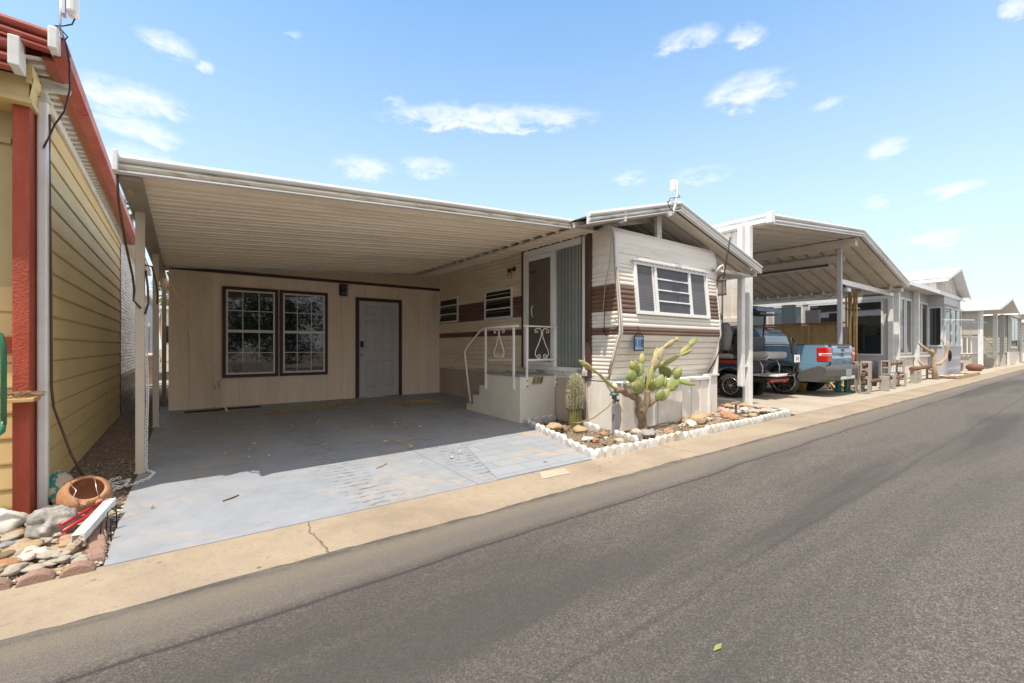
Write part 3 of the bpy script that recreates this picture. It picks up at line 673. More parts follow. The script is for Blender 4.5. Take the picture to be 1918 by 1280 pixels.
dh_window(.567, 1.445, .655, 2.265, True); dh_window(1.47, 2.325, .655, 2.265)
f = MB(); f.box(2.872, 2.945, YB - .03, YB - .002, .14, 2.225).box(3.80, 3.873, YB - .03, YB - .002, .14, 2.225).box(2.945, 3.80, YB - .03, YB - .002, 2.155, 2.225)
build('door_frame', f, M['trim'], rm, .003)
d = MB().box(2.945, 3.80, YB - .018, YB - .004, .165, 2.155)
def panel(mb, x0, x1, z0, z1):
    y = YB - .018
    for (a, b, e, o) in ((0, 0, 0, 0),):
        r0 = [(x0, y - .0005, z0), (x1, y - .0005, z0), (x1, y - .0005, z1), (x0, y - .0005, z1)]
        i1 = .018; r1 = [(x0 + i1, y - .016, z0 + i1), (x1 - i1, y - .016, z0 + i1), (x1 - i1, y - .016, z1 - i1), (x0 + i1, y - .016, z1 - i1)]
        i2 = .034; r2 = [(x0 + i2, y - .003, z0 + i2), (x1 - i2, y - .003, z0 + i2), (x1 - i2, y - .003, z1 - i2), (x0 + i2, y - .003, z1 - i2)]
        i3 = .05; r3 = [(x0 + i3, y - .013, z0 + i3), (x1 - i3, y - .013, z0 + i3), (x1 - i3, y - .013, z1 - i3), (x0 + i3, y - .013, z1 - i3)]
        mb.loft([r0, r1, r2, r3], True, True, 0, False)
for a, b in ((3.06, 3.32), (3.425, 3.685)):
    for z0, z1 in ((.36, .93), (1.10, 1.76), (1.86, 2.06)): panel(d, a, b, z0, z1)
dd = build('door', d, M['door'], rm)
mb = MB(); mb.lathe((2.995, YB - .02, 1.03), [(.03, 0), (.03, -.01), (.012, -.014), (.012, -.045), (.027, -.052), (.03, -.07), (.02, -.082), (0, -.084)], 16, 0, True, 'y'); mb.lathe((2.995, YB - .02, 1.17), [(.026, 0), (.026, -.02), (.018, -.03), (0, -.03)], 16, 0, True, 'y')
build('door_handle', mb, M['steel'], dd)
build('keypad_lock', MB().box(2.965, 3.03, YB - .05, YB - .018, 1.20, 1.32), M['black'], dd, .006)
build('threshold', MB().box(2.93, 3.82, YB - .05, YB, .140, .165), M['alu_dirty'], rm)
build('outlet_box', MB().box(.45, .535, YB - .03, YB - .001, .47, .60), M['alu_dirty'], rm, .005)

# wall lanterns
l = thing('wall_lantern', (2.61, YB, 2.34), 'black wrought iron lantern on the beige wall between window and grey door', 'wall lamp')
mb = MB().box(2.55, 2.68, YB - .02, YB - .001, 2.24, 2.46).box(2.54, 2.69, YB - .135, YB - .02, 2.43, 2.455).box(2.55, 2.68, YB - .13, YB - .02, 2.225, 2.245)
for x in (2.553, 2.675):
    for y in (YB - .125, YB - .03): mb.beam((x, y, 2.24), (x, y, 2.44), .008, .008)
for k in range(3): mb.tube([(2.575 + .035 * k + .018 * math.cos(t * .7), YB - .13, 2.34 + .05 * math.sin(t * .9)) for t in range(8)], .005, 5)
build('cage', mb, M['black'], l); build('glass', MB().box(2.565, 2.665, YB - .115, YB - .035, 2.25, 2.43), mat('smoked_lantern_glass', (.10, .085, .06), .2), l)
l = thing('wall_lamp', (TX, 6.41, 2.58), 'small jelly jar lamp on the ribbed trailer wall beside the patio door', 'wall lamp')
mb = MB(); mb.lathe((TX - .01, 6.38, 2.60), [(.045, 0), (.045, -.02), (.02, -.03)], 14, 0, True, 'x'); mb.beam((TX - .02, 6.39, 2.60), (TX - .10, 6.42, 2.585), .03, .03); mb.lathe((TX - .10, 6.42, 2.53), [(.038, 0), (.038, .06), (.03, .075), (0, .075)], 14); build('fitting', mb, M['black'], l)
mb = MB(); mb.lathe((TX - .10, 6.42, 2.41), [(0, 0), (.025, .004), (.036, .03), (.036, .12)], 14); build('glass_jar', mb, mat('jar_glass', (.42, .38, .33), .15), l)

# ------------------------------------------------------------------ entry steps with railings
st = thing('entry_steps', (4.45, 5.5, .04), 'ivory moulded entry steps with white scrolled railings and house number 118', 'steps')
BX0, BX1, BY0 = 4.085, 4.79, 5.28
poly = [(BY0, .03), (BY0, .745), (6.22, .745), (6.22, .555), (6.43, .555), (6.43, .375), (6.64, .375), (6.64, .20), (6.86, .20), (6.86, .06)]
mb = MB(); mb.prism(poly, lambda a, b, t: (t, a, b), BX0, BX1); bx = build('box', mb, M['steps'], st, .012)
for y0, y1, z in ((BY0 - .012, 6.235, .745), (6.225, 6.445, .555), (6.435, 6.655, .375), (6.645, 6.87, .20)):
    build('tread', MB().box(BX0 - .012, BX1, y0, y1, z + .002, z + .022), M['steps_top'], st, .006)
def scroll(mb, c, ax, h, w, r=.007):
    """lyre-shaped scroll in the plane (ax, z)"""
    ax = Vector(ax); c = Vector(c); Z = Vector((0, 0, 1)); P = lambda a, b: c + ax * a + Z * b
    for s in (-1, 1):
        pts = [P(s * (w * .50 + .030 * math.cos(t)) - s * .03, h * .44 + .032 * math.sin(t)) for t in [2.6 - k * .62 for k in range(10)]]
        mid = [P(s * w * .03, h * .40), P(s * w * .05, h * .25), P(s * w * .22, 0), P(s * w * .42, -h * .22), P(s * w * .46, -h * .36), P(s * w * .30, -h * .48)]
        curl = [P(s * (w * .2 + .028 * math.cos(t)), -h * .42 + .028 * math.sin(t)) for t in [-1.2 - k * .7 for k in range(9)]]
        top = [P(s * w * .03, h * .40), P(s * w * .12, h * .49), P(s * w * .34, h * .50), P(s * w * .48, h * .44), P(s * w * .44, h * .36), P(s * w * .32, h * .37), P(s * w * .33, h * .43)]
        mb.tube(top, r, 6); mb.tube(mid + curl[1:], r, 6)
rl = MB(); q = .028
rl.beam((4.20, BY0 - .016, .57), (4.20, BY0 - .016, 1.50), q, q).beam((4.79, BY0 - .016, .57), (4.79, BY0 - .016, 1.50), q, q).beam((4.14, BY0 - .016, 1.515), (4.84, BY0 - .016, 1.515), .032, .022).beam((4.214, BY0 - .016, 1.0), (4.776, BY0 - .016, 1.0), .018, .03)
scroll(rl, (4.50, BY0 - .016, 1.25), (1, 0, 0), .47, .30); build('front_railing', rl, M['rail'], st)
rl = MB(); xx = BX0 - .018
rl.beam((xx, 5.42, .55), (xx, 5.42, 1.50), q, q).beam((xx, 6.2, .50), (xx, 6.2, 1.50), q, q).beam((xx, 5.42, 1.0), (xx, 6.2, .98), .012, .016)
rl.tube([(xx, 5.30, 1.515), (xx, 6.22, 1.515), (xx, 6.34, 1.49), (xx, 6.45, 1.42), (xx, 6.84, 1.17), (xx, 6.88, 1.10), (xx, 6.87, 1.02), (xx, 6.68, .22)], .016, 8)
scroll(rl, (xx, 5.81, 1.25), (0, 1, 0), .47, .30); build('side_railing', rl, M['rail'], st)
mb = MB()
for x, z in ((4.20, .60), (4.20, .68), (4.79, .60), (4.79, .68)): mb.box(x - .012, x + .012, BY0 - .034, BY0 - .0305, z - .01, z + .01)
build('bolt', mb, M['black'], st)
for k, ch in enumerate('118'):
    x = 4.345 + k * .072; y = BY0 - .0125; sh = .018
    n = MB(); n.add([(x - .034 - sh, y, .625), (x + .030 - sh, y, .625), (x + .034 + sh, y, .735), (x - .030 + sh, y, .735), (x - .034 - sh, y + .008, .625), (x + .030 - sh, y + .008, .625), (x + .034 + sh, y + .008, .735), (x - .030 + sh, y + .008, .735)], [(0, 1, 2, 3), (4, 7, 6, 5), (0, 4, 5, 1), (1, 5, 6, 2), (2, 6, 7, 3), (3, 7, 4, 0)])
    o = build('number_tile', n, M['brass'], st)
    vs, fs = text_mesh(ch, .125, .002); n = MB(); n.add([(x + a + b * .3, y - .003 - c, .68 + b) for a, b, c in vs], fs); build('digit', n, M['black'], o)
# ------------------------------------------------------------------ cacti
def m_pad(name, a, b, scar=None, sa=.5):
    m, nt, p, oc = base(name)
    n = noisen(nt, oc, 6, 5, .65); c = mixc(nt, ramp(nt, n, .3, .7), a, b)
    ar = voro(nt, oc, 26, rnd=.35); c = mixc(nt, mathn(nt, 'MULTIPLY', ramp(nt, ar, .2, .12), .75), c, (.40, .36, .20))
    if scar: c = mixc(nt, mathn(nt, 'MULTIPLY', ramp(nt, noisen(nt, oc, 11, 6, .75), .46, .56), sa), c, scar)
    nt.links.new(c, p.inputs['Base Color']); p.inputs['Roughness'].default_value = .5
    bumpn(nt, p, mathn(nt, 'SUBTRACT', n, ramp(nt, ar, .2, .05, 0, .5)), .4, .012); return m
M['pad'] = m_pad('cactus_pad_green', (.14, .20, .045), (.25, .31, .085), (.34, .27, .14), .35)
M['pad_y'] = m_pad('cactus_pad_yellow', (.27, .28, .075), (.40, .38, .12), (.42, .30, .17), .5)
M['pad_s'] = m_pad('cactus_pad_scarred', (.30, .27, .12), (.43, .34, .19), (.52, .38, .26), .8)
def pad(mb, A, B, w, th=.022, nrm=(0, -1, 0), bend=0.):
    A = Vector(A); B = Vector(B); d = B - A; L = d.length; d.normalize(); n = Vector((nrm[0] * .77 + nrm[1] * .62, nrm[1] * .77 - nrm[0] * .62, nrm[2])); n = (n - d * n.dot(d)).normalized(); s = d.cross(n)
    secs = []; K = 14
    for i in range(K + 1):
        u = i / K; prof = max(.0, math.sin(PI * min(1, u ** .85))) ** .62
        if u < .15: prof = max(prof * (u / .15) ** .3, .16)
        if i == 0: prof = .16
        ww = max(.004, w / 2 * prof); tt = max(.003, th * (.35 + .65 * prof) if prof > .05 else .003)
        c = A + d * (L * u) + n * (bend * math.sin(PI * u))
        secs.append([c + s * (ww * math.cos(2 * PI * k / 16)) + n * (tt * math.sin(2 * PI * k / 16)) for k in range(16)])
    mb.loft(secs, True, True, 0, True)
pp = thing('prickly_pear', (5.03, 3.80, .04), 'tall prickly pear cactus with a woody trunk and paddle pads against white skirting', 'cactus')
Y0 = 3.80
def woody(name, pts, rr, m=M['trunk']):
    mb = MB(); P = []; Rr = []
    for i in range(len(pts) - 1):
        for k in range(5):
            t = k / 5; P.append(Vector(pts[i]).lerp(Vector(pts[i + 1]), t)); Rr.append((rr[i] + (rr[i + 1] - rr[i]) * t))
    P.append(Vector(pts[-1])); Rr.append(rr[-1])
    P = [p + Vector((noise.noise(p * 7), noise.noise(p * 7 + Vector((5, 0, 0))), 0)) * .018 for p in P]
    Rr = [r * .80 * (1 + .30 * noise.noise(p * 13)) for p, r in zip(P, Rr)]
    mb.tube(P, Rr, 12, 0, True); return build(name, mb, m, pp)
woody('trunk', [(5.03, Y0, -.02), (5.04, Y0, .12), (5.02, Y0 - .01, .26), (4.99, Y0 - .02, .38), (4.92, Y0 - .03, .50), (4.86, Y0 - .04, .56)], [.098, .078, .082, .088, .062, .05])
woody('branch', [(4.93, Y0 - .02, .49), (4.74, Y0 - .03, .575), (4.58, Y0 - .03, .64), (4.44, Y0 - .04, .645)], [.055, .058, .060, .040])
woody('branch', [(5.05, Y0 - .02, .30), (5.10, Y0 - .03, .46), (5.12, Y0 - .03, .60)], [.055, .05, .045])
woody('branch', [(5.10, Y0, .37), (5.22, Y0 - .03, .43), (5.36, Y0 - .05, .485)], [.042, .036, .035])
woody('branch', [(4.45, Y0 - .04, .655), (4.28, Y0 - .07, .75), (4.10, Y0 - .10, .85), (3.91, Y0 - .12, .95)], [.026, .023, .021, .020], M['pad_y'])
PADS = [('y', (3.915, 3.69, .945), (3.69, 3.66, 1.045), .07, (.1, -1, -.3)), ('y', (3.93, 3.68, .935), (3.72, 3.62, 1.01), .05, (.2, -.8, .6)),
        ('g', (4.701, 3.72, .732), (4.707, 3.70, .91), .150, (.25, -1, .1)), ('g', (4.859, 3.76, .80), (4.817, 3.74, 1.027), .118, (-.1, -1, 0)), ('g', (4.935, 3.78, .80), (5.03, 3.80, .985), .115, (.2, -1, .1)),
        ('g', (4.906, 3.74, .565), (4.892, 3.70, .81), .120, (0, -1, .15)), ('g', (4.60, 3.74, .69), (4.594, 3.73, .76), .055, (.3, -1, 0)),
        ('y', (5.12, 3.77, .55), (5.192, 3.74, .945), .120, (.45, -1, 0)), ('s', (5.215, 3.77, .90), (5.46, 3.75, 1.205), .150, (.2, -1, -.2)), ('s', (5.47, 3.76, 1.185), (5.76, 3.74, 1.315), .092, (.1, -1, -.4)),
        ('y', (5.30, 3.83, .80), (5.48, 3.85, 1.07), .075, (.9, -.7, .1)), ('y', (5.42, 3.86, .90), (5.97, 3.80, 1.085), .100, (.2, -1, -.5)),
        ('y', (5.965, 3.81, 1.075), (6.26, 3.78, 1.16), .075, (.1, -.8, -.8)), ('y', (5.99, 3.83, 1.09), (6.19, 3.80, 1.225), .085, (.3, -1, .3)), ('g', (6.17, 3.80, 1.205), (6.355, 3.78, 1.354), .092, (-.3, -1, .2)),
        ('y2', (5.73, 3.84, .755), (5.49, 3.82, .94), .175, (-.3, -1, -.25)), ('y', (5.76, 3.82, .80), (5.98, 3.80, .90), .095, (.3, -1, .2)),
        ('g', (5.56, 3.76, .575), (5.80, 3.72, .765), .160, (-.4, -1, -.2)), ('g', (5.79, 3.74, .70), (6.16, 3.68, .632), .100, (0, -.7, .7)),
        ('y', (5.35, 3.75, .455), (5.57, 3.73, .60), .125, (.2, -1, .1)), ('y', (5.55, 3.80, .62), (5.58, 3.80, .78), .06, (.7, -.7, 0)), ('g', (5.20, 3.86, .62), (5.30, 3.88, .90), .11, (.8, -.7, 0)),
        ('y', (4.93, 3.83, .60), (4.98, 3.90, .80), .11, (.4, -1, 0)), ('g', (5.10, 3.68, .60), (5.02, 3.62, .76), .11, (-.2, -1, .2)), ('y', (5.45, 3.90, 1.02), (5.62, 3.95, 1.19), .10, (.3, -1, 0)), ('g', (5.60, 3.66, .74), (5.66, 3.60, .90), .10, (.1, -1, .1)),
        ('g', (4.82, 3.70, .58), (4.76, 3.64, .75), .12, (.1, -1, .2)), ('g', (5.24, 3.72, .62), (5.34, 3.68, .82), .13, (-.2, -1, 0)), ('y', (5.02, 3.80, .96), (5.08, 3.82, 1.12), .095, (.2, -1, 0)), ('g', (5.36, 3.78, .92), (5.30, 3.74, 1.08), .10, (.3, -1, .2)), ('g', (5.22, 3.70, .46), (5.30, 3.64, .62), .12, (.1, -1, .1)), ('y', (4.72, 3.70, .90), (4.68, 3.70, 1.02), .085, (0, -1, 0))]
for k, a, b, w, n in PADS:
    mb = MB(); pad(mb, a, b, w, .020 + .05 * w, n, .008); build('pad', mb, {'g': M['pad'], 'y': M['pad_y'], 'y2': M['pad'], 's': M['pad_s']}[k], pp)
mb = MB(); pad(mb, (5.735, 3.735, 1.30), (5.79, 3.73, 1.325), .07, .02); build('dead_tip', mb, mat('yellowed_tip', (.55, .40, .06), .6, .2, 20), pp)

bc = thing('barrel_cactus', (4.58, 4.62, .04), 'spiny columnar cactus with a bare ribbed base beside the entry steps', 'cactus')
def ribbed(z0, z1, rfun, nr, depth, cx=4.58, cy=4.62, lean=0):
    secs = []; K = 28
    for i in range(K + 1):
        u = i / K; z = z0 + (z1 - z0) * u; r = rfun(u); ring = []
        for k in range(nr * 6):
            t = 2 * PI * k / (nr * 6); rr = r * (1 - depth + depth * abs(math.cos(nr * t / 2)) ** .7)
            ring.append((cx + lean * z + rr * math.cos(t), cy + rr * math.sin(t), z))
        secs.append(ring)
    return secs
m_b = mat('barrel_green', (.10, .14, .045), .55, .25, 9, dirt=(.30, .22, .10), dscale=6, damt=.6)
m_b2 = mat('barrel_old_base', (.19, .18, .055), .6, .3, 9, dirt=(.25, .15, .06), dscale=5, damt=.8)
mb = MB().loft(ribbed(.02, .31, lambda u: .080 + .022 * u, 14, .20), True, True, 0, True); build('base_stem', mb, m_b2, bc)
mb = MB().loft(ribbed(.30, .80, lambda u: (.096 + .022 * math.sin(PI * min(1, u * 1.1))) * (1 - max(0, u - .86) / .14 * .0) * math.sqrt(max(.004, 1 - max(0, (u - .80) / .2) ** 2)), 15, .24), True, True, 0, True); bs = build('stem', mb, m_b, bc)
sp = MB(); rng = random.Random(3)
for i in range(2400):
    u = rng.random(); t = (rng.randrange(15) + .0) * 2 * PI / 15 + rng.gauss(0, .03); z = .30 + .5 * u
    r = (.094 + .022 * math.sin(PI * min(1, u * 1.1))) * math.sqrt(max(.01, 1 - max(0, (u - .80) / .2) ** 2))
    p = Vector((4.58 + r * math.cos(t), 4.62 + r * math.sin(t), z)); d = Vector((math.cos(t) + rng.gauss(0, .7), math.sin(t) + rng.gauss(0, .7), rng.gauss(.1 + max(0, u - .8) * 4, .6))).normalized()
    L = .022 + rng.random() * .04; s = d.orthogonal().normalized() * .0019; s2 = d.cross(s)
    sp.add([p + s, p - s * .5 + s2, p - s * .5 - s2, p + d * L], [(0, 1, 3), (1, 2, 3), (2, 0, 3)])
build('spines', sp, mat('cactus_spine', (.58, .48, .40), .7, .25, 20), bc)
sp = MB()
for i in range(160):
    t = rng.random() * 2 * PI; z = .285 + rng.random() * .03; p = Vector((4.58 + .1 * math.cos(t), 4.62 + .1 * math.sin(t), z)); d = Vector((math.cos(t), math.sin(t), -.8 + rng.random())).normalized(); s = d.orthogonal().normalized() * .003
    sp.add([p + s, p - s, p + d * .035], [(0, 1, 2)])
build('dead_collar', sp, mat('dead_collar', (.045, .03, .025), .9), bc)

# garden path lamp
gl = thing('path_lamp', (4.66, 3.98, .04), 'weathered grey path lamp on a post with frosted dome before the cactus', 'lamp')
cx, cy = 4.66, 3.96
mb = MB(); mb.beam((cx, cy, .0), (cx, cy, .42), .05, .05); mb.beam((cx, cy, .42), (cx + .005, cy, .50), .035, .035); mb.box(cx - .07, cx - .02, cy - .03, cy - .01, .30, .42); build('post', mb, mat('grey_lamp_post', (.25, .25, .29), .6, .15, 8), gl, .004)
mb = MB(); mb.lathe((cx, cy, .49), [(.02, 0), (.035, .02), (.03, .05), (.062, .06), (.064, .075), (.05, .085), (.045, .1)], 20); mb.box(cx - .01, cx + .08, cy - .02, cy, .46, .49); build('collar', mb, mat('verdigris_collar', (.07, .14, .12), .5, .2, 12), gl)
mb = MB(); mb.lathe((cx, cy, .585), [(.045, 0), (.056, .02), (.056, .06), (.046, .10), (.024, .128), (0, .135)], 20); build('dome', mb, mat('frosted_dome', (.50, .49, .40), .25, .06, 8), gl)

# ------------------------------------------------------------------ scalloped edging
def scallop_piece(n, w, h, th, name, m, round_=1.0):
    pts = [(0, -.03)]
    for i in range(n):
        for k in range(9):
            t = PI - PI * k / 8; pts.append((w * (i + .5) + w * .5 * math.cos(t), h - w * .36 * round_ + w * .36 * round_ * math.sin(t)))
    pts.append((n * w, -.03))
    clean = [pts[0]]
    for p in pts[1:]:
        if (p[0] - clean[-1][0]) ** 2 + (p[1] - clean[-1][1]) ** 2 > 1e-7: clean.append(p)
    mb = MB(); mb.prism(clean, lambda a, b, t: (a, t, b), -th / 2, th / 2)
    o = build(name, mb, m, None, .007); return o
edge0 = scallop_piece(4, .142, .088, .06, 'edging_block', M['whiteconc'])
edge1 = scallop_piece(4, .142, .088, .06, 'edging_block', mat('dirty_white_concrete', (.66, .60, .52), .8, .1, 12, bump=.5, bscale=70, dirt=(.36, .27, .18), dscale=4, damt=.8))
first = {0: True, 1: True}; rng = random.Random(11)
def edge_row(P, Q, label, src=0, n=None):
    P = Vector(P); Q = Vector(Q); d = Q - P; L = d.length; d.normalize(); n = n or max(1, round(L / .575)); st_ = L / n
    for i in range(n):
        root = (edge0, edge1)[src]
        o = root if first[src] else root.copy()
        if not first[src]: COL.objects.link(o)
        first[src] = False
        p = P + d * (st_ * i + .003); o.location = (p.x, p.y + rng.gauss(0, .005), p.z + rng.gauss(0, .005)); o.rotation_euler = (rng.gauss(0, .06), rng.gauss(0, .012), math.atan2(d.y, d.x) + rng.gauss(0, .012)); o.scale = (st_ / .575, 1, 1)
        tag(o, label, 'edging block', 'scalloped edging round the cactus bed')
edge_row((4.095, 5.14, .045), (3.53, 3.27, .0), 'white scalloped edging block between the painted driveway and the cactus bed')
edge_row((3.55, 3.285, 0), (4.65, 3.30, 0), 'bright white scalloped edging block along the concrete strip near the bed corner', 0, 2)
edge_row((4.66, 3.30, 0), (5.25, 3.315, 0), 'dirty tan stained scalloped edging block on the strip below the prickly pear', 1, 1)
edge_row((5.26, 3.315, 0), (8.62, 3.37, 0), 'small white scalloped edging block along the strip right of the prickly pear', 0, 6)
edge_row((4.13, 5.20, .045), (4.76, 5.235, .045), 'shaded white edging block at the foot of the entry steps', 0, 1)
edge_row((4.80, 4.84, .03), (4.62, 4.20, .03), 'white edging block of the inner row between barrel cactus and path lamp', 0, 1)
edge_row((4.57, 3.92, .03), (4.47, 3.45, .03), 'white edging block of the inner row right of the path lamp foot', 0, 1)
edge_row((8.64, 3.39, 0), (8.80, 4.20, 0), 'white edging block closing the far end of the rock bed', 0, 1)

# ------------------------------------------------------------------ rocks
RM = [mat('tan_rock', (.42, .30, .18), .85, .25, 7, bump=.6, bscale=30, dirt=(.55, .43, .3), dscale=6), mat('pale_rock', (.45, .40, .33), .85, .15, 7, bump=.6, bscale=30, dirt=(.36, .30, .24), dscale=6),
      mat('rust_rock', (.40, .19, .10), .8, .3, 7, bump=.6, bscale=30, dirt=(.52, .33, .2), dscale=6), mat('grey_rock', (.30, .285, .27), .85, .25, 7, bump=.6, bscale=30, dirt=(.5, .48, .45), dscale=6),
      mat('brown_rock', (.25, .165, .10), .8, .3, 7, bump=.6, bscale=30), mat('white_rock', (.58, .54, .48), .8, .1, 7, bump=.5, bscale=30, dirt=(.45, .4, .33), dscale=8), mat('red_rock', (.46, .23, .16), .75, .18, 9, bump=.3, bscale=30)]
RN = ['tan', 'pale', 'rust coloured', 'grey', 'brown', 'white', 'reddish']
ROCKME = []
for k in range(10):
    mb = MB().blob((0, 0, 0), (1, .74 + .05 * (k % 4), .58 + .06 * (k % 3)), 20 + k, .55 if k % 3 else .3, 3, 1.0 + .12 * (k % 4)); ROCKME.append(mb)
MESHC = {}
def rock(x, y, z, r, k, mi, rot, label, group, sq=1.0, name='rock'):
    key = (k, mi)
    if key not in MESHC:
        o = build(name, ROCKME[k], RM[mi]); MESHC[key] = o.data
    else:
        o = bpy.data.objects.new(name, MESHC[key]); COL.objects.link(o)
    o.location = (x, y, z + r * .45 * sq); o.scale = (r, r, r * sq); o.rotation_euler = (0, 0, rot); tag(o, label, 'rock', group); return o
BG = 'rocks in the cactus bed'
for x, y, r, k, mi, rot, sq, lb in [
    (4.13, 4.58, .115, 1, 0, .3, .95, 'large angular tan rock at the left end of the cactus bed'), (4.28, 4.52, .075, 4, 4, 1, .9, 'brown rock between the large tan rock and the barrel cactus'),
    (4.36, 4.30, .11, 3, 0, 2, .8, 'smooth rounded brown boulder in front of the barrel cactus'), (4.02, 4.72, .06, 2, 2, 0, .7, 'small rust coloured rock behind the driveway edging'),
    (4.52, 4.42, .07, 5, 1, 0, .7, 'flat pale rock right of the smooth brown boulder'), (3.92, 4.18, .062, 6, 5, 1, .6, 'white stone nearest the driveway edging'),
    (4.02, 3.84, .075, 7, 5, 2, .6, 'white stone with a rust rock at its right'), (4.06, 3.74, .062, 8, 2, .4, .6, 'rust coloured rock touching a white stone in mid bed'),
    (4.26, 3.54, .078, 9, 1, .9, .7, 'blocky pale rock in front of the path lamp'), (4.36, 3.60, .05, 2, 4, 2.2, .6, 'small brown stone beside the blocky pale rock'),
    (4.12, 3.40, .080, 0, 4, .2, .75, 'olive brown rock at the front corner of the bed'), (4.46, 3.98, .055, 3, 2, .1, .8, 'small reddish rock left of the path lamp'),
    (4.74, 3.66, .095, 5, 1, .5, .9, 'pale rock between path lamp and bluish rock'), (4.83, 3.56, .115, 1, 3, .8, .8, 'bluish grey veined rock at the cactus foot'),
    (5.38, 3.62, .078, 3, 6, .3, .9, 'round pinkish rock just right of the prickly pear trunk'), (5.95, 3.64, .105, 4, 5, .7, .85, 'whitish lump of rock in front of the skirting'),
    (6.25, 3.70, .16, 6, 0, .2, .8, 'big orange tan rock near the right end of the skirting'), (6.10, 3.82, .10, 7, 2, 1.3, .7, 'rust rock half behind the big orange tan rock'),
    (6.62, 3.86, .13, 2, 0, 1.9, .7, 'tan rock by the skirting corner'), (6.85, 3.76, .075, 9, 2, 2.0, .6, 'flat orange rock right of the skirting corner')]:
    rock(x, y, bedz(x, y) - .01, r, k, mi, rot, lb, BG, sq)
rng = random.Random(5)
def keepout(x, y): return not (4.0 < y and x < 7.1)
n = 0
while n < 95:
    x = rng.uniform(6.4, 8.7); y = rng.uniform(3.48, 4.62 - .12 * (x - 7))
    if not keepout(x, y) and x < 7.08: continue
    if rng.random() > .35 + .65 * (y - 3.4): continue
    r = rng.uniform(.04, .105); mi = rng.choice([0, 0, 1, 1, 2, 3, 4, 5, 6]); rock(x, y, .03 + rng.random() * .03, r, rng.randrange(10), mi, rng.random() * 6, '%s rock in the rubble at the right end of the cactus bed' % RN[mi], 'rubble rocks at the right end of the bed', .8); n += 1
n = 0
while n < 34:
    x = rng.uniform(3.75, 6.3); y = rng.uniform(3.4, 4.7 if x < 4.6 else 3.85)
    if x < 3.62 + .3 * (y - 3.3) + .1: continue
    r = rng.uniform(.018, .04); mi = rng.choice([0, 1, 2, 3, 4, 5]); rock(x, y, .035, r, rng.randrange(10), mi, rng.random() * 6, 'small %s stone scattered on the gravelly soil of the cactus bed' % RN[mi], 'small stones scattered in the cactus bed', .7); n += 1
# loose gravel in the bed
mb = MB()
for i in range(5200):
    x = rng.uniform(3.6, 8.6); y = rng.uniform(3.33, 5.1 if x < 4.8 else 4.0)
    if x < 3.60 + .3 * (y - 3.3): continue
    r = rng.uniform(.004, .012); z = .045 + .012 * math.sin(x * 3); a = rng.random() * 6
    c_, s_ = math.cos(a), math.sin(a); mb.add([(x + r * c_, y + r * s_, z), (x - r * s_, y + r * c_, z), (x - r * c_, y - r * s_, z), (x + r * s_, y - r * c_, z), (x, y, z + r * .9), (x, y, z - r)], [(0, 1, 4), (1, 2, 4), (2, 3, 4), (3, 0, 4)], rng.randrange(3))
tag(build('gravel', mb, [RM[0], RM[1], RM[4]]), 'loose tan and grey gravel on the soil of the cactus bed', 'gravel', kind='stuff')
# bed sticks and the little iron stake sign
mb = MB()
mb.beam((5.62, 3.62, .075), (5.95, 3.74, .075), .022, .02).beam((5.58, 3.56, .07), (5.9, 3.68, .07), .022, .018); tag(build('pipe_offcut', mb, mat('pale_pipe', (.55, .52, .42), .5), None), 'two pale pipe offcuts lying by the whitish rock', 'pipe')
sg = thing('stake_sign', (7.25, 3.62, .03), 'low rusty iron stake with a small flat plate in the rocks', 'stake')
build('stake', MB().box(7.235, 7.265, 3.61, 3.635, 0, .26), mat('rusty_iron', (.17, .10, .07), .8, .3, 14), sg); build('plate', MB().box(7.13, 7.37, 3.605, 3.65, .26, .30), mat('rusty_plate', (.33, .22, .16), .8, .3, 14), sg, .004)

# ------------------------------------------------------------------ cables, plaque, antenna on the trailer
mb = MB(); mb.tube([(4.72, 4.06, 2.68), (4.735, 4.1, 2.4), (4.74, 4.2, 2.0), (4.75, 4.24, 1.70), (4.76, 4.12, 1.62), (4.775, 4.0, 1.55)], .007, 6); tag(build('wall_cable', mb, M['wire_tan']), 'tan cable running down the siding corner above the brown stripe', 'cable')
mb = MB(); e = [(TX - .03, fy(z) - .024, z) for z in (2.30, 2.0, 1.6, 1.4, 1.27, 1.05, .85, .70)] + [(4.72, 3.92, .60), (4.56, 3.98, .40), (4.44, 4.12, .25), (4.36, 4.30, .165), (4.40, 4.48, .13), (4.56, 4.58, .10)]
mb.tube(e, .009, 6); tag(build('corner_cable', mb, M['wire_tan']), 'tan cable following the front corner down to the barrel cactus', 'cable')
mb = MB(); mb.tube([(TX - .07, 4.66, 2.88), (TX - .075, 4.66, 2.0), (TX - .08, 4.66, 1.0), (TX - .06, 4.64, .5), (TX - .06, 4.62, .12), (4.70, 4.58, .09)], .006, 6); tag(build('hanging_wire', mb, M['wire']), 'thin brown wire hanging straight down past the patio door glass', 'wire')
mb = MB(); mb.tube([(4.795, 4.25, 1.72), (4.79, 4.26, 1.40), (4.785, 4.22, 1.36), (4.785, 4.10, 1.39), (4.79, 3.99, 1.50)], .005, 6); mb.blob((4.79, 4.255, 1.43), (.015, .015, .03), 1, .1, 1); tag(build('loose_wire', mb, M['wire_blk']), 'loose black wire looping beside the front corner of the trailer', 'wire')
mb = MB()
for s in (0, .03): mb.tube([(7.40 + s, 3.80, 3.05), (7.41 + s, 3.94, 2.3), (7.42 + s, 3.95, 1.7), (7.41 + s, 3.93, 1.3), (7.36 + s, 4.02, 1.0), (7.28 + s, 4.12, .76)], .006, 6)
tag(build('corner_wire', mb, M['wire_blk']), 'pair of dark wires hanging from the right eave down the trailer front', 'wire')
mb = MB(); x = 4.1; pts = []
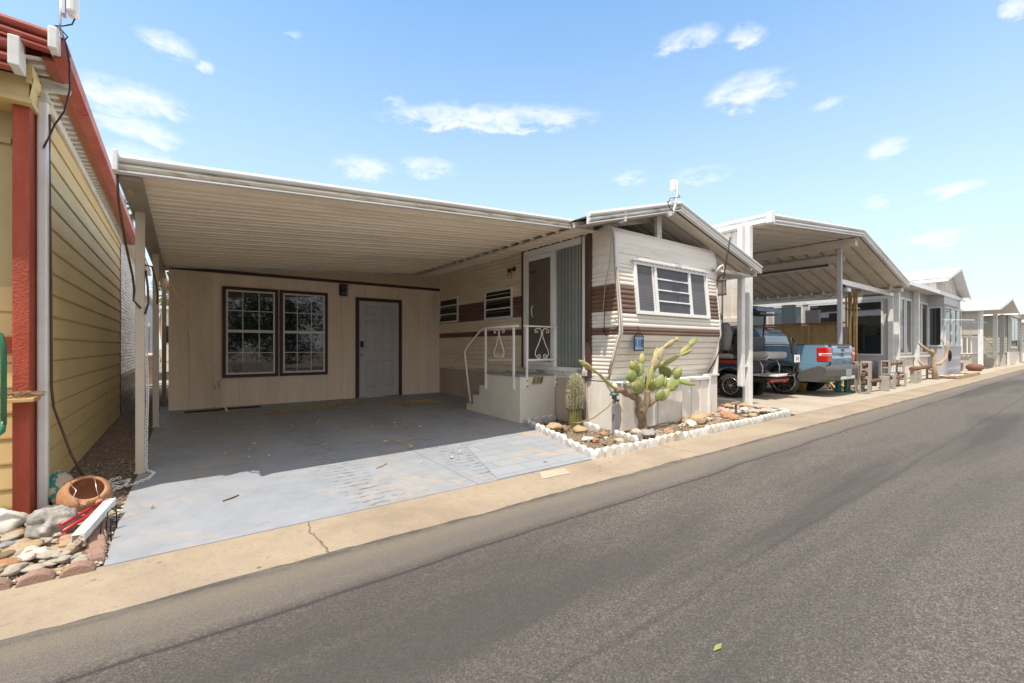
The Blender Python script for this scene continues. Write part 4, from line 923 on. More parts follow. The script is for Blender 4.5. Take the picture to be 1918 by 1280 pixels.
for t in range(20): u = t / 19; pts.append((4.98 + 1.9 * u, 3.42 + .08 * math.sin(u * 4), .10 + .03 * math.sin(u * 9) - .02 * u))
mb.tube(pts, .010, 6); tag(build('garden_hose', mb, M['wire_tan']), 'thin tan drip hose along the inside of the white edging', 'hose')
tl = thing('hanging_lantern', (7.46, 3.98, 2.3), 'rusty hanging lantern below the right eave of the trailer', 'lantern')
mb = MB(); mb.box(7.41, 7.52, 3.93, 4.04, 2.12, 2.34); build('glass', mb, mat('dusty_lantern_glass', (.22, .19, .15), .4, .2, 12), tl)
mb = MB(); mb.loft([[(7.39, 3.91, 2.34), (7.54, 3.91, 2.34), (7.54, 4.06, 2.34), (7.39, 4.06, 2.34)], [(7.45, 3.97, 2.44), (7.48, 3.97, 2.44), (7.48, 4.0, 2.44), (7.45, 4.0, 2.44)]], True, True, 0, False); mb.box(7.40, 7.53, 3.92, 4.05, 2.09, 2.12)
for a in (7.41, 7.515):
    for b in (3.93, 4.035): mb.beam((a, b, 2.1), (a, b, 2.36), .012, .012)
build('frame', mb, mat('rusty_lantern', (.13, .09, .06), .7, .3, 14), tl)
pq = thing('number_plaque', (5.16, 3.96, 1.3), 'small iron framed plaque with three blue number tiles on the siding below the window', 'number plaque')
py = 3.935; mb = MB()
px0, px1, pz0, pz1 = 5.055, 5.26, 1.14, 1.345
mb.box(px0, px1, py, py + .015, pz0, pz0 + .014).box(px0, px1, py, py + .015, pz1, pz1 + .012).box(px0, px0 + .012, py, py + .015, pz0, pz1).box(px1 - .012, px1, py, py + .015, pz0, pz1)
mb.tube([(px0 + .02, py + .007, pz1), (5.158, py + .007, 1.455), (px1 - .02, py + .007, pz1)], .004, 5); mb.tube([(5.158, py + .007, 1.455), (5.158, py + .03, 1.49)], .004, 5)
for s in (-1, 1): mb.tube([(5.158 + s * (.03 + .022 * math.cos(t)), py + .007, 1.385 + .022 * math.sin(t)) for t in [k * .7 for k in range(10)]], .004, 5); mb.tube([(5.158 + s * (.075 + .014 * math.cos(t)), py + .007, 1.368 + .014 * math.sin(t)) for t in [k * .7 for k in range(10)]], .004, 5)
build('frame', mb, M['black'], pq)
for k, ch in enumerate('118'):
    x = 5.09 + k * .067
    o = build('tile', MB().box(x - .03, x + .03, py + .004, py + .012, 1.165, 1.335), M['bluetile'], pq)
    vs, fs = text_mesh(ch, .15, .002); n = MB(); n.add([(x + a, py + .002 - c, 1.25 + b) for a, b, c in vs], fs); build('digit', n, M['black'], o)
build('lower_tile', MB().box(px0 + .014, px1 - .014, py + .005, py + .012, 1.155, 1.172), M['terracotta'], pq)
an = thing('roof_antenna', (5.95, 3.9, 3.3), 'white flat panel antenna on a bent mast clamped to the gable fascia', 'antenna')
mb = MB(); mb.tube([(5.70, 3.76, 3.12), (5.78, 3.78, 3.26), (5.86, 3.80, 3.42), (5.875, 3.81, 3.50), (5.875, 3.81, 3.66)], .018, 8); mb.beam((5.60, 3.78, 3.28), (5.86, 3.80, 3.40), .02, .03); mb.beam((5.62, 3.78, 3.10), (5.72, 3.78, 3.15), .03, .05); build('mast', mb, M['alu'], an)
build('panel', MB().box(5.79, 5.835, 3.79, 3.87, 3.50, 3.66), M['plastic_white'], an, .008)
mb = MB(); mb.tube([(5.87, 3.79, 3.45), (5.90, 3.77, 3.41), (5.80, 3.76, 3.38), (5.64, 3.76, 3.34), (5.58, 3.76, 3.27), (5.62, 3.76, 3.20), (5.72, 3.76, 3.16)], .006, 6); build('cable', mb, M['wire_blk'], an)

# ------------------------------------------------------------------ things on the carport floor
mb = MB()
mb.beam((-.19, 9.16, 2.42), (.60, 8.66, .135), .022, .022); tag(build('tie_rod', mb, mat('pale_rod', (.88, .72, .54), .5)), 'slanting pale tie rod from the roof corner down to the slab', 'rod')
mb = MB(); mb.box(.03, .50, 8.86, 8.99, .125, .148).box(.50, 1.12, 8.93, 9.06, .128, .150); tag(build('rubber_strip', mb, M['rubber'], None, .004), 'black rubber strips lying along the foot of the beige wall', 'mat')
rng = random.Random(21); mb = MB()
def litter(x, y, m_=0):
    r = rng.uniform(.016, .04); a = rng.random() * 6; z = ZS(y) + .011 + rng.random() * .008; c_, s_ = math.cos(a) * r, math.sin(a) * r
    mb.add([(x + c_, y + s_, z), (x - s_ * .5, y + c_ * .5, z + .014), (x - c_, y - s_, z + .008), (x + s_ * .5, y - c_ * .5, z + .018)], [(0, 1, 2, 3)])
for cx_, cy_, sx_, sy_, n_ in ((1.55, 8.2, .35, .10, 90), (2.3, 8.55, .35, .12, 130), (3.7, 8.0, .22, .12, 170), (2.9, 8.4, .6, .2, 40), (1.5, 7.0, 1.2, .9, 60), (2.8, 6.2, 1.2, .8, 60), (.9, 8.0, .4, .2, 30)):
    for i in range(n_): litter(min(3.98, max(-.2, rng.gauss(cx_, sx_))), rng.gauss(cy_, sy_))
for i in range(9): litter(rng.uniform(-.2, 3.2), rng.uniform(3.4, 5.5))
tag(build('fallen_leaves', mb, M['leaf']), 'dry yellow leaves scattered over the shaded slab', 'leaves', kind='stuff')
mb = MB(); mb.tube([(.25, 4.02, .028), (.31, 4.05, .03), (.36, 4.10, .028)], .006, 5); tag(build('twig', mb, M['wire']), 'small brown twig on the sunlit painted slab at the left', 'twig')
mb = MB(); mb.tube([(1.50, 4.20, .034), (1.57, 4.24, .034), (1.64, 4.30, .034)], .005, 5); tag(build('twig', mb, M['wire_tan']), 'small straw twig on the sunlit slab in front of the tyre prints', 'twig')
# leaf-like bits on the road
for x, y, lb in ((1.70, .92, 'small green leaf lying on the asphalt in the foreground'), (7.6, 2.4, 'thin dry leaf on the asphalt edge beyond the cactus bed'), (6.6, -.9, 'pale leaf far right on the asphalt')):
    mb = MB(); mb.add([(x - .035, y, .012), (x, y - .012, .016), (x + .04, y + .005, .013), (x, y + .012, .014)], [(0, 1, 2, 3)]); tag(build('leaf', mb, mat('leaf_bit', (.25, .30, .08), .7)), lb, 'leaf')
# ------------------------------------------------------------------ yellow house on the left
HX = -.86
yh = thing('yellow_house', (HX, 4.6, 0), 'yellow lap sided house with red corner post and red metal eaves at the left', 'house')
mb = MB(); pr = laps(.02, 3.05, .176, .016)
mb.sheet(pr, lambda a, b, t: (HX + a, t, b), (4.62, 10.12)); build('side_wall', mb, M['yellow'], yh)
mb = MB(); rng = random.Random(2)
for k in range(17):
    z = .02 + k * .1763
    for j in range(2): y = rng.uniform(4.9, 10); mb.box(HX + .004, HX + .0075, y, y + .004, z + .02, z + .15)
build('siding_joint', mb, mat('siding_joint', (.55, .41, .19), .7), yh)
mb = MB(); mb.sheet(laps(.02, 1.62, .176, .016), lambda a, b, t: (t, 4.60 - a, b), (-3.2, -.91)); build('front_wall', mb, M['yellow'], yh)
mb = MB().box(-3.2, -.91, 4.60, 4.66, 1.62, 2.86); mb.box(-3.2, -.958, 4.575, 4.60, 2.62, 2.66); build('upper_panel', mb, M['yellowpanel'], yh)
build('red_band', MB().box(-3.2, -.924, 4.56, 4.58, 1.16, 1.27), M['redpost'], yh)
mb = MB().box(-3.2, HX - .01, 4.67, 10.12, 0, 3.0); build('body', mb, M['yellow'], yh)
build('corner_post', MB().box(-.922, -.838, 4.43, 4.56, -.02, 2.85), M['redpost'], yh, .006)
build('corner_trim', MB().box(-.862, -.832, 4.565, 4.615, 0, 2.86), M['redpost'], yh, .004)
mb = MB().box(-3.2, -.815, 4.36, 4.62, 2.85, 2.885).box(-3.2, -.83, 4.37, 4.60, 2.885, 3.03); build('porch_beam', mb, M['yellow'], yh, .004)
mb = MB(); mb.quad((-.83, 4.37, 2.885), (-.83, 4.62, 2.885), (-.80, 4.75, 3.11), (-.80, 4.33, 3.02)); mb.box(-.84, -.81, 4.34, 4.9, 2.98, 3.10); build('frieze', mb, M['yellow'], yh)
# lower red porch fascia with white end cap
mb = MB(); fascia(mb, (-3.2, 4.24, 3.0), (-.885, 4.24, 3.0), .185, .08, (0, -1, 0)); build('porch_fascia', mb, M['redmetal'], yh)
build('end_cap', MB().box(-.885, -.83, 4.15, 4.30, 2.995, 3.185), M['alu'], yh, .006)
# main roof
mb = MB(); mb.quad((-3.4, 4.20, 3.48), (-.64, 4.20, 3.28), (-.64, 14.8, 3.15), (-3.4, 14.8, 3.35)); rf = build('roof', mb, M['redmetal'], yh)
mb = MB(); fascia(mb, (-3.4, 4.21, 3.355), (-.70, 4.21, 3.165), .135, .08, (0, -1, 0)); build('rake_fascia', mb, M['redmetal'], rf)
build('end_cap', MB().box(-.702, -.654, 4.12, 4.26, 3.155, 3.30), M['alu'], rf, .008)
mb = MB(); mb.loft([[(-.69, y, 3.135 - dz), (-.62, y, 3.15 - dz), (-.605, y, 3.18 - dz), (-.622, y, 3.25 - dz), (-.64, y, 3.275 - dz), (-.69, y, 3.28 - dz)] for y, dz in ((4.22, 0), (10.3, .13))], True, True, 0, False); build('eave_gutter', mb, M['redmetal'], rf)
mb = MB().loft([[(-.75, y, 3.126 - dz), (-.69, y, 3.128 - dz), (-.69, y, 3.15 - dz), (-.75, y, 3.148 - dz)] for y, dz in ((4.26, 0), (10.3, .13))], True, True, 0, False); build('eave_board', mb, M['redbrown'], rf)
mb = MB(); pr = []; y = 4.26
while y < 10.2:
    for dy, dz in ((0, 0), (.075, .012), (.082, .045), (.105, .045), (.112, 0)): pr.append((y + dy, dz))
    y += .112
mb.sheet(pr, lambda a, b, t: (HX + .02 + .10 * t, a, 3.125 + .012 * t + b - .0215 * (a - 4.26)), (0, 1)); build('soffit', mb, mat('white_soffit', (.66, .62, .55), .5, .06, 5), rf)
mb = MB(); mb.loft([[(HX + .002, y, 3.075 - dz), (HX + .035, y, 3.065 - dz), (HX + .04, y, 3.13 - dz), (HX + .002, y, 3.14 - dz)] for y, dz in ((4.63, 0), (10.12, .12))], True, True, 0, False); build('wall_trim', mb, M['alu'], yh)
build('corner_trim', MB().box(HX - .01, HX + .02, 10.10, 10.16, .0, 3.03), M['trim_red'], yh)
# downspout
dp = MB().box(-.829, -.772, 4.545, 4.605, .02, 2.98); dpo = build('downspout', dp, M['alu'], yh, .012)
mb = MB(); mb.beam((-.80, 4.575, 2.95), (-.80, 4.57, 3.02), .062, .062); mb.beam((-.82, 4.57, 3.08), (-.665, 4.60, 3.115), .07, .085); mb.lathe((-.80, 4.575, 2.955), [(.05, 0), (.052, .012), (.05, .024)], 16)
build('gutter_elbow', mb, M['alu_dirty'], dpo, .012)
sh = thing('wall_shelf', (-1.0, 4.33, .83), 'narrow pale shelf piled with bark chips on the red corner post', 'shelf')
build('board', MB().box(-1.5, -.785, 4.25, 4.43, .835, .860), M['bamboo_frame'], sh, .004)
mb = MB(); rng = random.Random(8)
for i in range(150):
    x = rng.uniform(-1.45, -.80); y = rng.uniform(4.26, 4.42); z = .865 + rng.random() * .03; a = rng.uniform(-.5, .5); L = rng.uniform(.03, .07)
    mb.beam((x, y, z), (x + L * math.cos(a), y + L * math.sin(a), z + rng.uniform(-.01, .015)), .012, .006)
build('bark_chips', mb, mat('bark_chips', (.30, .20, .10), .8, .5, 40), sh)
gf = thing('tube_frame', (-1.0, 3.85, 0), 'green metal tube garden frame at the left edge before the red post', 'frame')
mb = MB(); mb.tube([(-.845, 3.9, .74), (-.845, 3.9, 1.2), (-.858, 3.9, 1.27), (-.89, 3.9, 1.295), (-1.5, 3.9, 1.295)], .0135, 8); mb.tube([(-.845, 3.9, .76), (-.85, 3.9, .70), (-.88, 3.9, .67), (-1.5, 3.9, .665)], .0135, 8); build('loop', mb, M['greenpaint'], gf)
mb = MB(); mb.tube([(-1.5, 3.9, 1.295), (-1.55, 3.9, 1.2), (-1.55, 3.9, 0)], .0135, 8); mb.tube([(-1.5, 3.9, .665), (-1.5, 3.6, .6), (-1.5, 3.6, 0)], .0135, 8); build('leg', mb, M['greenpaint'], gf)
# cables on the yellow house
mb = MB(); mb.tube([(-.64, 4.14, 3.29), (-.62, 4.15, 3.22), (-.61, 4.2, 3.12), (-.63, 4.35, 3.0), (-.68, 4.5, 2.90), (-.74, 4.55, 2.80), (-.765, 4.56, 2.72), (-.79, 4.53, 2.62)], .006, 6); tag(build('roof_cable', mb, M['wire_blk']), 'dark cable drooping from the red eave corner to the white downspout', 'cable')
mb = MB(); mb.tube([(-.765, 4.57, 2.88), (-.775, 4.60, 2.6), (-.768, 4.62, 1.6), (-.765, 4.62, .9), (-.76, 4.66, .75), (-.68, 4.74, .38), (-.60, 4.78, .14)], .009, 6); tag(build('wall_cable', mb, M['wire']), 'brown cable running down the downspout and slanting to the terracotta bowl', 'cable')
mb = MB(); mb.tube([(-.845, 4.72, 1.17), (-.82, 4.76, 1.14), (-.812, 4.80, 1.0), (-.82, 4.78, .93), (-.845, 4.70, .92)], .005, 6); tag(build('wall_wire', mb, M['wire_blk']), 'short blue black wire loop on the yellow siding', 'wire')
an = thing('roof_antenna', (-.65, 4.23, 3.28), 'white box antenna on a thin mast at the red roof corner', 'antenna')
mb = MB(); mb.tube([(-.66, 4.23, 3.2), (-.657, 4.23, 3.68)], .008, 8); mb.box(-.65, -.632, 4.20, 4.26, 3.45, 3.66); build('mast', mb, M['steel'], an)
build('housing', MB().box(-.627, -.567, 4.18, 4.28, 3.46, 3.72), M['plastic_white'], an, .022)
mb = MB(); mb.tube([(-.588, 4.23, 3.45), (-.60, 4.22, 3.40), (-.645, 4.22, 3.37), (-.685, 4.23, 3.36), (-.655, 4.21, 3.34), (-.62, 4.21, 3.30), (-.635, 4.22, 3.28), (-.655, 4.23, 3.28)], .005, 6); build('cable', mb, M['wire_blk'], an)

# ribbed metal trailer behind the yellow house
nt2 = thing('rear_trailer', (HX, 12.5, 0), 'dull ribbed metal trailer standing behind the yellow house', 'trailer home')
mb = MB(); mb.sheet(ribs(.70, 3.12, .062, .014), lambda a, b, t: (HX - .01 + a, t, b), (10.16, 15.4)); mb.box(-3.3, HX - .012, 10.16, 15.4, .7, 3.12); build('wall', mb, M['galv_siding'], nt2)
mb = MB().box(HX - .03, HX + .03, 10.16, 15.4, .655, .70); build('sill_trim', mb, M['alu_dirty'], nt2)
mb = MB(); pr = []
y = 10.16
while y < 15.4: pr += [(0, y), (.02, y + .03), (.02, y + .07), (0, y + .1)]; y += .13
mb.sheet(pr, lambda a, b, t: (HX - .03 + a, b, t), (0, .655)); build('skirting', mb, M['galv_siding'], nt2)
mb = MB().box(-3.4, -.66, 10.3, 15.6, 3.13, 3.24); build('roof', mb, M['alu'], nt2)

# ------------------------------------------------------------------ bits in the gap between the houses
sd_ = thing('rear_shed', (-1.2, 21, .1), 'pale shed with white eave at the far end of the side yard', 'shed')
build('wall', MB().box(-4, -.98, 19.5, 25, .05, 2.9), mat('pale_blue_wall', (.42, .44, .47), .6, .06, 3), sd_); build('roof', MB().box(-4.2, -.85, 19.0, 25.2, 2.9, 3.05), M['alu'], sd_); build('window', MB().box(-.985, -.97, 20.2, 21.6, 1.2, 2.1), M['glass'], sd_)
build('utility_meter', MB().box(-.98, -.86, 19.7, 19.95, .9, 1.9), M['steel'], sd_)
s2 = thing('far_trailer', (.5, 27, .1), 'white trailer end wall seen through the gap beside the carport posts', 'trailer home')
mb = MB(); mb.sheet(ribs(.5, 3.0, .1, .015), lambda a, b, t: (t, 27 - a, b), (-.78, 3)); mb.box(-.78, 3, 27.01, 33, 0, 3); build('wall', mb, M['siding_white'], s2); build('roof', MB().box(-.95, 3.2, 26.8, 33, 3.0, 3.15), M['alu'], s2); build('window', MB().box(-.6, .1, 26.96, 26.99, 1.4, 2.2), M['glass'], s2)
bn = thing('waste_bin', (-.80, 17.2, .05), 'beige cylindrical bin standing far back in the side yard', 'bin')
mb = MB(); mb.lathe((-.80, 17.2, .05), [(.20, 0), (.23, .05), (.25, .85), (.26, .87)], 20); build('body', mb, mat('beige_bin', (.42, .30, .22), .6), bn); mb = MB(); mb.lathe((-.80, 17.2, .92), [(.27, 0), (.27, .03), (.2, .08), (0, .1)], 20); build('lid', mb, mat('beige_bin_lid', (.46, .35, .27), .6), bn)
struct('rear_lane', MB().quad((-12, 16.6, .075), (-.2, 16.6, .075), (-.2, 18.6, .08), (-12, 18.6, .08)), M['apron'])
def palm(x, y, h, lb, seed):
    o = thing('palm_tree', (x, y, 0), lb, 'palm tree', 'palm trees beyond the side yard'); rg = random.Random(seed)
    mb = MB(); mb.tube([(x + .1 * math.sin(k), y, h * k / 8) for k in range(9)], [.22 - .008 * k for k in range(9)], 10); build('trunk', mb, M['wood'], o)
    mb = MB()
    for i in range(70):
        a = rg.random() * 6.28; e = rg.uniform(-.9, 1.2); L = rg.uniform(.9, 1.5); d = Vector((math.cos(a) * math.cos(e), math.sin(a) * math.cos(e), math.sin(e)))
        c = Vector((x, y, h)) + d * L * .55; sd = d.cross(Vector((0, 0, 1))).normalized()
        for q in range(15):
            f = (q - 7) / 7; dd = (d + sd * f * 1.1 + Vector((0, 0, -.25 * abs(f) - .15))).normalized(); s = sd * .03
            mb.add([c + s, c - s, c + dd * L * .6], [(0, 1, 2)])
        mb.add([Vector((x, y, h)) + sd * .02, Vector((x, y, h)) - sd * .02, c], [(0, 1, 2)])
    build('crown', mb, M['palm'], o)
palm(-1.15, 44, 5.2, 'lower fan palm seen in the gap beside the carport posts', 1); palm(-1.9, 33, 9.3, 'taller fan palm just left of the carport beam', 2)

# ------------------------------------------------------------------ rock bed at the left corner
g = MB().quad((-2.6, 3.29, .006), (-.36, 3.29, .006), (-.40, 4.42, .02), (-2.6, 4.6, .02)); struct('rock_bed_soil', g, m_gravel('pale_bed_gravel', (.40, .32, .2), (.5, .44, .34), (.58, .53, .44), 34))
pe = scallop_piece(1, .145, .066, .07, 'edging_brick', M['pink'], 1.15); rng = random.Random(4); fst = True
def pedge(x, y, a, z, lb):
    global fst
    o = pe if fst else pe.copy()
    if not fst: COL.objects.link(o)
    fst = False; o.location = (x, y, z); o.rotation_euler = (rng.gauss(0, .05), 0, a + rng.gauss(0, .04)); tag(o, lb, 'edging brick', 'pink scalloped edging round the left rock bed')
for k in range(12): pedge(-.36 - .155 * (k + 1), 3.275 + rng.gauss(0, .006), .02, -.015, 'pink scalloped edging brick along the concrete strip in front of the left rock bed')
for k in range(6): pedge(-.375 - .008 * k, 3.34 + .118 * k, PI / 2 + .35, .0, 'pink edging brick in the stepped row beside the painted driveway')
LG = 'rocks in the left rock bed'
big = tag(build('boulder', MB().blob((0, 0, 0), (.175, .13, .125), 61, .5, 4, 1.35), mat('grey_veined_boulder', (.30, .28, .255), .9, .4, 9, bump=1., bscale=22, dirt=(.58, .55, .50), dscale=4, damt=.8)), 'large veined grey boulder in front of the white downspout', 'boulder'); big.location = (-.655, 3.98, .085); big.rotation_euler = (0, .1, .4); big.scale = (.68, .68, .74)
wb_ = tag(build('boulder', MB().blob((0, 0, 0), (.16, .13, .10), 71, .5, 3, 1.4), RM[5]), 'whitish boulder at the left edge beneath the yellow siding', 'boulder'); wb_.location = (-.93, 4.17, .085); wb_.scale = (.72, .72, .75)
for x, y, r, k, mi, rot, sq, lb in [(-.82, 4.02, .085, 3, 0, .2, .7, 'smooth oval tan river stone left of the grey boulder'), (-.88, 3.86, .07, 5, 3, .6, .8, 'dark grey green stone below the whitish boulder'), (-.72, 3.72, .095, 1, 0, .5, .6, 'long tan rock below the grey boulder'),
        (-.80, 3.62, .085, 8, 4, .3, .6, 'brownish slab like stone in the middle of the left bed'), (-.64, 3.58, .075, 4, 5, .9, .6, 'whitish pointed stone in the left bed'), (-.55, 3.74, .065, 2, 6, 1.2, .7, 'reddish rock at the foot of the grey boulder'),
        (-.74, 3.49, .085, 9, 2, .4, .7, 'orange brown rock near the pink edging'), (-.86, 3.50, .10, 6, 0, 1.0, .8, 'tan rock at the left picture edge by the edging')]:
    rock(x, y, .03, r * .72, k, mi, rot, lb, LG, sq)
n = 0
while n < 210:
    x = rng.uniform(-1.25, -.42); y = rng.uniform(3.34, 4.35)
    if (x + .675) ** 2 + (y - 4.02) ** 2 < .03 or (x > -.57 and y > 3.98) or (x > -.50 and y > 3.45): continue
    r = rng.uniform(.018, .052); mi = rng.choice([0, 0, 1, 1, 1, 5, 3, 2]); rock(x, y, .015 + rng.random() * .025, r, rng.randrange(10), mi, rng.random() * 6, '%s river stone among the pebbles of the left rock bed' % RN[mi], LG, .65); n += 1
mb = MB()
for i in range(1500):
    x = rng.uniform(-1.2, -.345); y = rng.uniform(3.30, 4.5)
    r = rng.uniform(.005, .014); z = .012; a = rng.random() * 6; c_, s_ = math.cos(a), math.sin(a)
    mb.add([(x + r * c_, y + r * s_, z), (x - r * s_, y + r * c_, z), (x - r * c_, y - r * s_, z), (x + r * s_, y - r * c_, z), (x, y, z + r * .9)], [(0, 1, 4), (1, 2, 4), (2, 3, 4), (3, 0, 4)], rng.randrange(3))
for i in range(2600):
    x = rng.uniform(-.85, -.33); y = rng.uniform(4.5, 11); r = rng.uniform(.006, .016); z = .012; a = rng.random() * 6; c_, s_ = math.cos(a), math.sin(a)
    mb.add([(x + r * c_, y + r * s_, z), (x - r * s_, y + r * c_, z), (x - r * c_, y - r * s_, z), (x + r * s_, y - r * c_, z), (x, y, z + r * .9)], [(0, 1, 4), (1, 2, 4), (2, 3, 4), (3, 0, 4)], 3 if rng.random() < .93 else 0)
tag(build('gravel', mb, [RM[0], RM[1], RM[5], mat('dark_pebble', (.24, .18, .135), .9, .3, 9)]), 'loose gravel beside the painted driveway and along the shaded side yard', 'gravel', kind='stuff')
# terracotta bowl on its side
tb = thing('terracotta_bowl', (-.545, 4.33, .15), 'big round terracotta bowl tipped toward the street beside the driveway', 'bowl')
mb = MB(); out = [(0, -.14), (.10, -.135), (.155, -.10), (.19, -.03), (.195, .03), (.175, .085), (.145, .115), (.128, .122), (.118, .112), (.13, .09), (.16, .04), (.165, 0), (.13, -.08), (.06, -.11), (0, -.112)]
mb.lathe((0, 0, 0), out, 36)
Rm = Matrix.Rotation(.35, 4, 'Z') @ Matrix.Rotation(R(40), 4, 'X'); Tm = Matrix.Translation((-.555, 4.37, .13)) @ Rm @ Matrix.Scale(.76, 4)
mb.v = [tuple(Tm @ Vector(p)) for p in mb.v]; build('bowl', mb, M['terracotta'], tb)
oc = thing('clay_ornament', (-.56, 4.2, .2), 'string of clay sun faces and a bird hung over the terracotta bowl rim', 'ornament')
for (a, b, r) in ((-.055, -.035, .032), (.03, -.06, .030)):
    mb = MB(); mb.lathe((0, 0, 0), [(0, 0), (r, 0), (r * 1.02, .008), (r * .5, .014), (0, .016)], 18); mb.lathe((0, 0, .012), [(r * .5, 0), (r * .45, .006), (0, .008)], 12)
    T2 = Tm @ Matrix.Translation((a * 1.2 + .02, -.135 + b * .6, .10)) @ Matrix.Rotation(R(55), 4, 'X'); mb.v = [tuple(T2 @ Vector(p)) for p in mb.v]; build('sun_disc', mb, mat('clay_disc', (.48, .27, .15), .7, .2, 30), oc)
mb = MB(); mb.blob((0, 0, 0), (.035, .028, .028), 3, .2, 2); T2 = Tm @ Matrix.Translation((-.02, -.20, .05)); mb.v = [tuple(T2 @ Vector(p)) for p in mb.v]; build('bird_body', mb, M['terracotta'], oc)
mb = MB(); mb.tube([Tm @ Vector(p) for p in ((-.10, .10, .13), (-.11, .04, .16), (-.09, -.04, .17), (-.12, -.10, .16), (-.08, -.15, .12))], .003, 5); mb.tube([Tm @ Vector(p) for p in ((.06, .10, .13), (.05, .02, .17), (.045, -.06, .16), (.05, -.12, .13))], .003, 5); build('wire', mb, M['steel'], oc)
def m_paint():
    m, nt, p, o = base('green_spotted_paint'); n = noisen(nt, o, 16, 3, .5, .8); c = mixc(nt, ramp(nt, n, .54, .57), (.50, .38, .28), (.02, .20, .15)); nt.links.new(c, p.inputs['Base Color']); p.inputs['Roughness'].default_value = .5; return m
mb = MB(); mb.lathe((0, 0, 0), [(0, -.015), (.095, -.015), (.10, 0), (.095, .015), (0, .015)], 28); T2 = Matrix.Translation((-.715, 4.62, .155)) @ Matrix.Rotation(.45, 4, 'Z') @ Matrix.Rotation(R(68), 4, 'X') @ Matrix.Diagonal((.8, 1.35, 1, 1)); mb.v = [tuple(T2 @ Vector(p)) for p in mb.v]
tag(build('painted_stone', mb, m_paint()), 'flat oval stone painted with green spots leaning behind the terracotta bowl', 'stone')
mb = MB(); mb.blob((-.79, 4.66, .11), (.06, .05, .12), 5, .2, 2); tag(build('red_stone', mb, mat('dark_red_stone', (.20, .035, .02), .6, .2, 8)), 'dark red stone behind the painted oval stone', 'stone')
ch = MB(); P0, P1 = Vector((-.475, 3.50, .10)), Vector((-.395, 4.14, .115)); d_ = (P1 - P0).normalized(); s_ = d_.cross(Vector((0, 0, 1))).normalized() * .028; u_ = Vector((0, 0, .032))
ch.loft([[p - s_ + u_, p - s_ - u_ * .4, p - s_ * .9 - u_ * .4, p - s_ * .9 + u_ * .88, p + s_ * .9 + u_ * .88, p + s_ * .9 - u_ * .4, p + s_ - u_ * .4, p + s_ + u_] for p in (P0, P1)], True, True, 0, False)
tag(build('gutter_offcut', ch, M['alu']), 'length of white metal downspout lying on the rocks by the driveway', 'downspout')
mb = MB(); mb.tube([(-.58, 3.78, .08), (-.50, 3.93, .10), (-.43, 4.08, .115), (-.415, 4.16, .125), (-.435, 4.18, .125), (-.47, 4.11, .12), (-.60, 3.86, .10)], .011, 8); tag(build('red_hoop', mb, mat('red_plastic_hoop', (.45, .02, .03), .35)), 'red plastic hoop stake lying between grey boulder and downspout offcut', 'stake')
for x, y, w in ((-.39, 3.82, 'farther'), (-.40, 3.64, 'nearer')):
    mb = MB(); mb.tube([(x, y, .0), (x + .01, y, .14), (x + .03, y + .02, .16), (x + .05, y + .03, .13), (x + .05, y + .035, .0)], .004, 6)
    tag(build('wire_hoop', mb, M['wire_blk']), '%s of two bent black wire hoops at the edge of the painted driveway' % w, 'wire')
# white chain on the first post
cpath = [(-.262, 5.27, 1.62), (-.262, 5.27, 1.2), (-.25, 5.26, .8), (-.262, 5.27, .3), (-.262, 5.26, .07), (-.20, 5.14, .062), (-.23, 4.98, .058), (-.33, 4.86, .05), (-.41, 4.92, .03), (-.45, 5.02, .02), (-.52, 4.95, .02), (-.60, 5.00, .02), (-.56, 5.10, .02), (-.42, 5.12, .025), (-.36, 5.05, .055), (-.38, 4.90, .045), (-.47, 4.84, .025), (-.54, 5.05, .03), (-.50, 5.22, .03), (-.44, 5.28, .03)]
def chain(path, link=.036, r=.0045, w=.011):
    mb = MB(); acc_ = []; P = [Vector(p) for p in path]
    for a, b in zip(P[:-1], P[1:]):
        n_ = max(1, round((b - a).length / (link * .78)))
        for i in range(n_): acc_.append((a.lerp(b, (i + .5) / n_), (b - a).normalized()))
    for i, (c, d) in enumerate(acc_):
        o_ = d.orthogonal().normalized(); q_ = d.cross(o_); s = o_ if i % 2 else q_
        mb.tube([c + d * (link / 2 * math.cos(t)) + s * (w * math.sin(t)) for t in [2 * PI * k / 10 for k in range(11)]], r, 5, cap=False)
    return mb
tag(build('plastic_chain', chain(cpath), M['plastic_white']), 'white plastic chain hanging down the first carport post and coiled at its foot', 'chain')
mb = MB(); mb.tube([(-.365, 4.16, 2.42), (-.37, 4.3, 2.25), (-.36, 4.7, 2.02), (-.345, 5.1, 1.82), (-.345, 5.26, 1.72), (-.35, 5.27, 1.62), (-.30, 5.25, 1.55)], .009, 6); tag(build('post_cable', mb, M['wire']), 'brown cable swinging from the carport corner to the first post', 'cable')
mb = MB(); mb.tube([(-.27, 5.27, 1.95), (-.22, 5.27, 1.94), (-.20, 5.6, 1.82), (-.205, 6.0, 1.75), (-.23, 6.6, 1.70)], .008, 6); mb.tube([(-.265, 5.26, 1.9), (-.25, 5.26, 1.75), (-.245, 5.26, 1.6), (-.27, 5.26, 1.5)], .009, 6); tag(build('post_cable', mb, M['wire']), 'short brown cord tied between the first and second carport posts', 'cable')
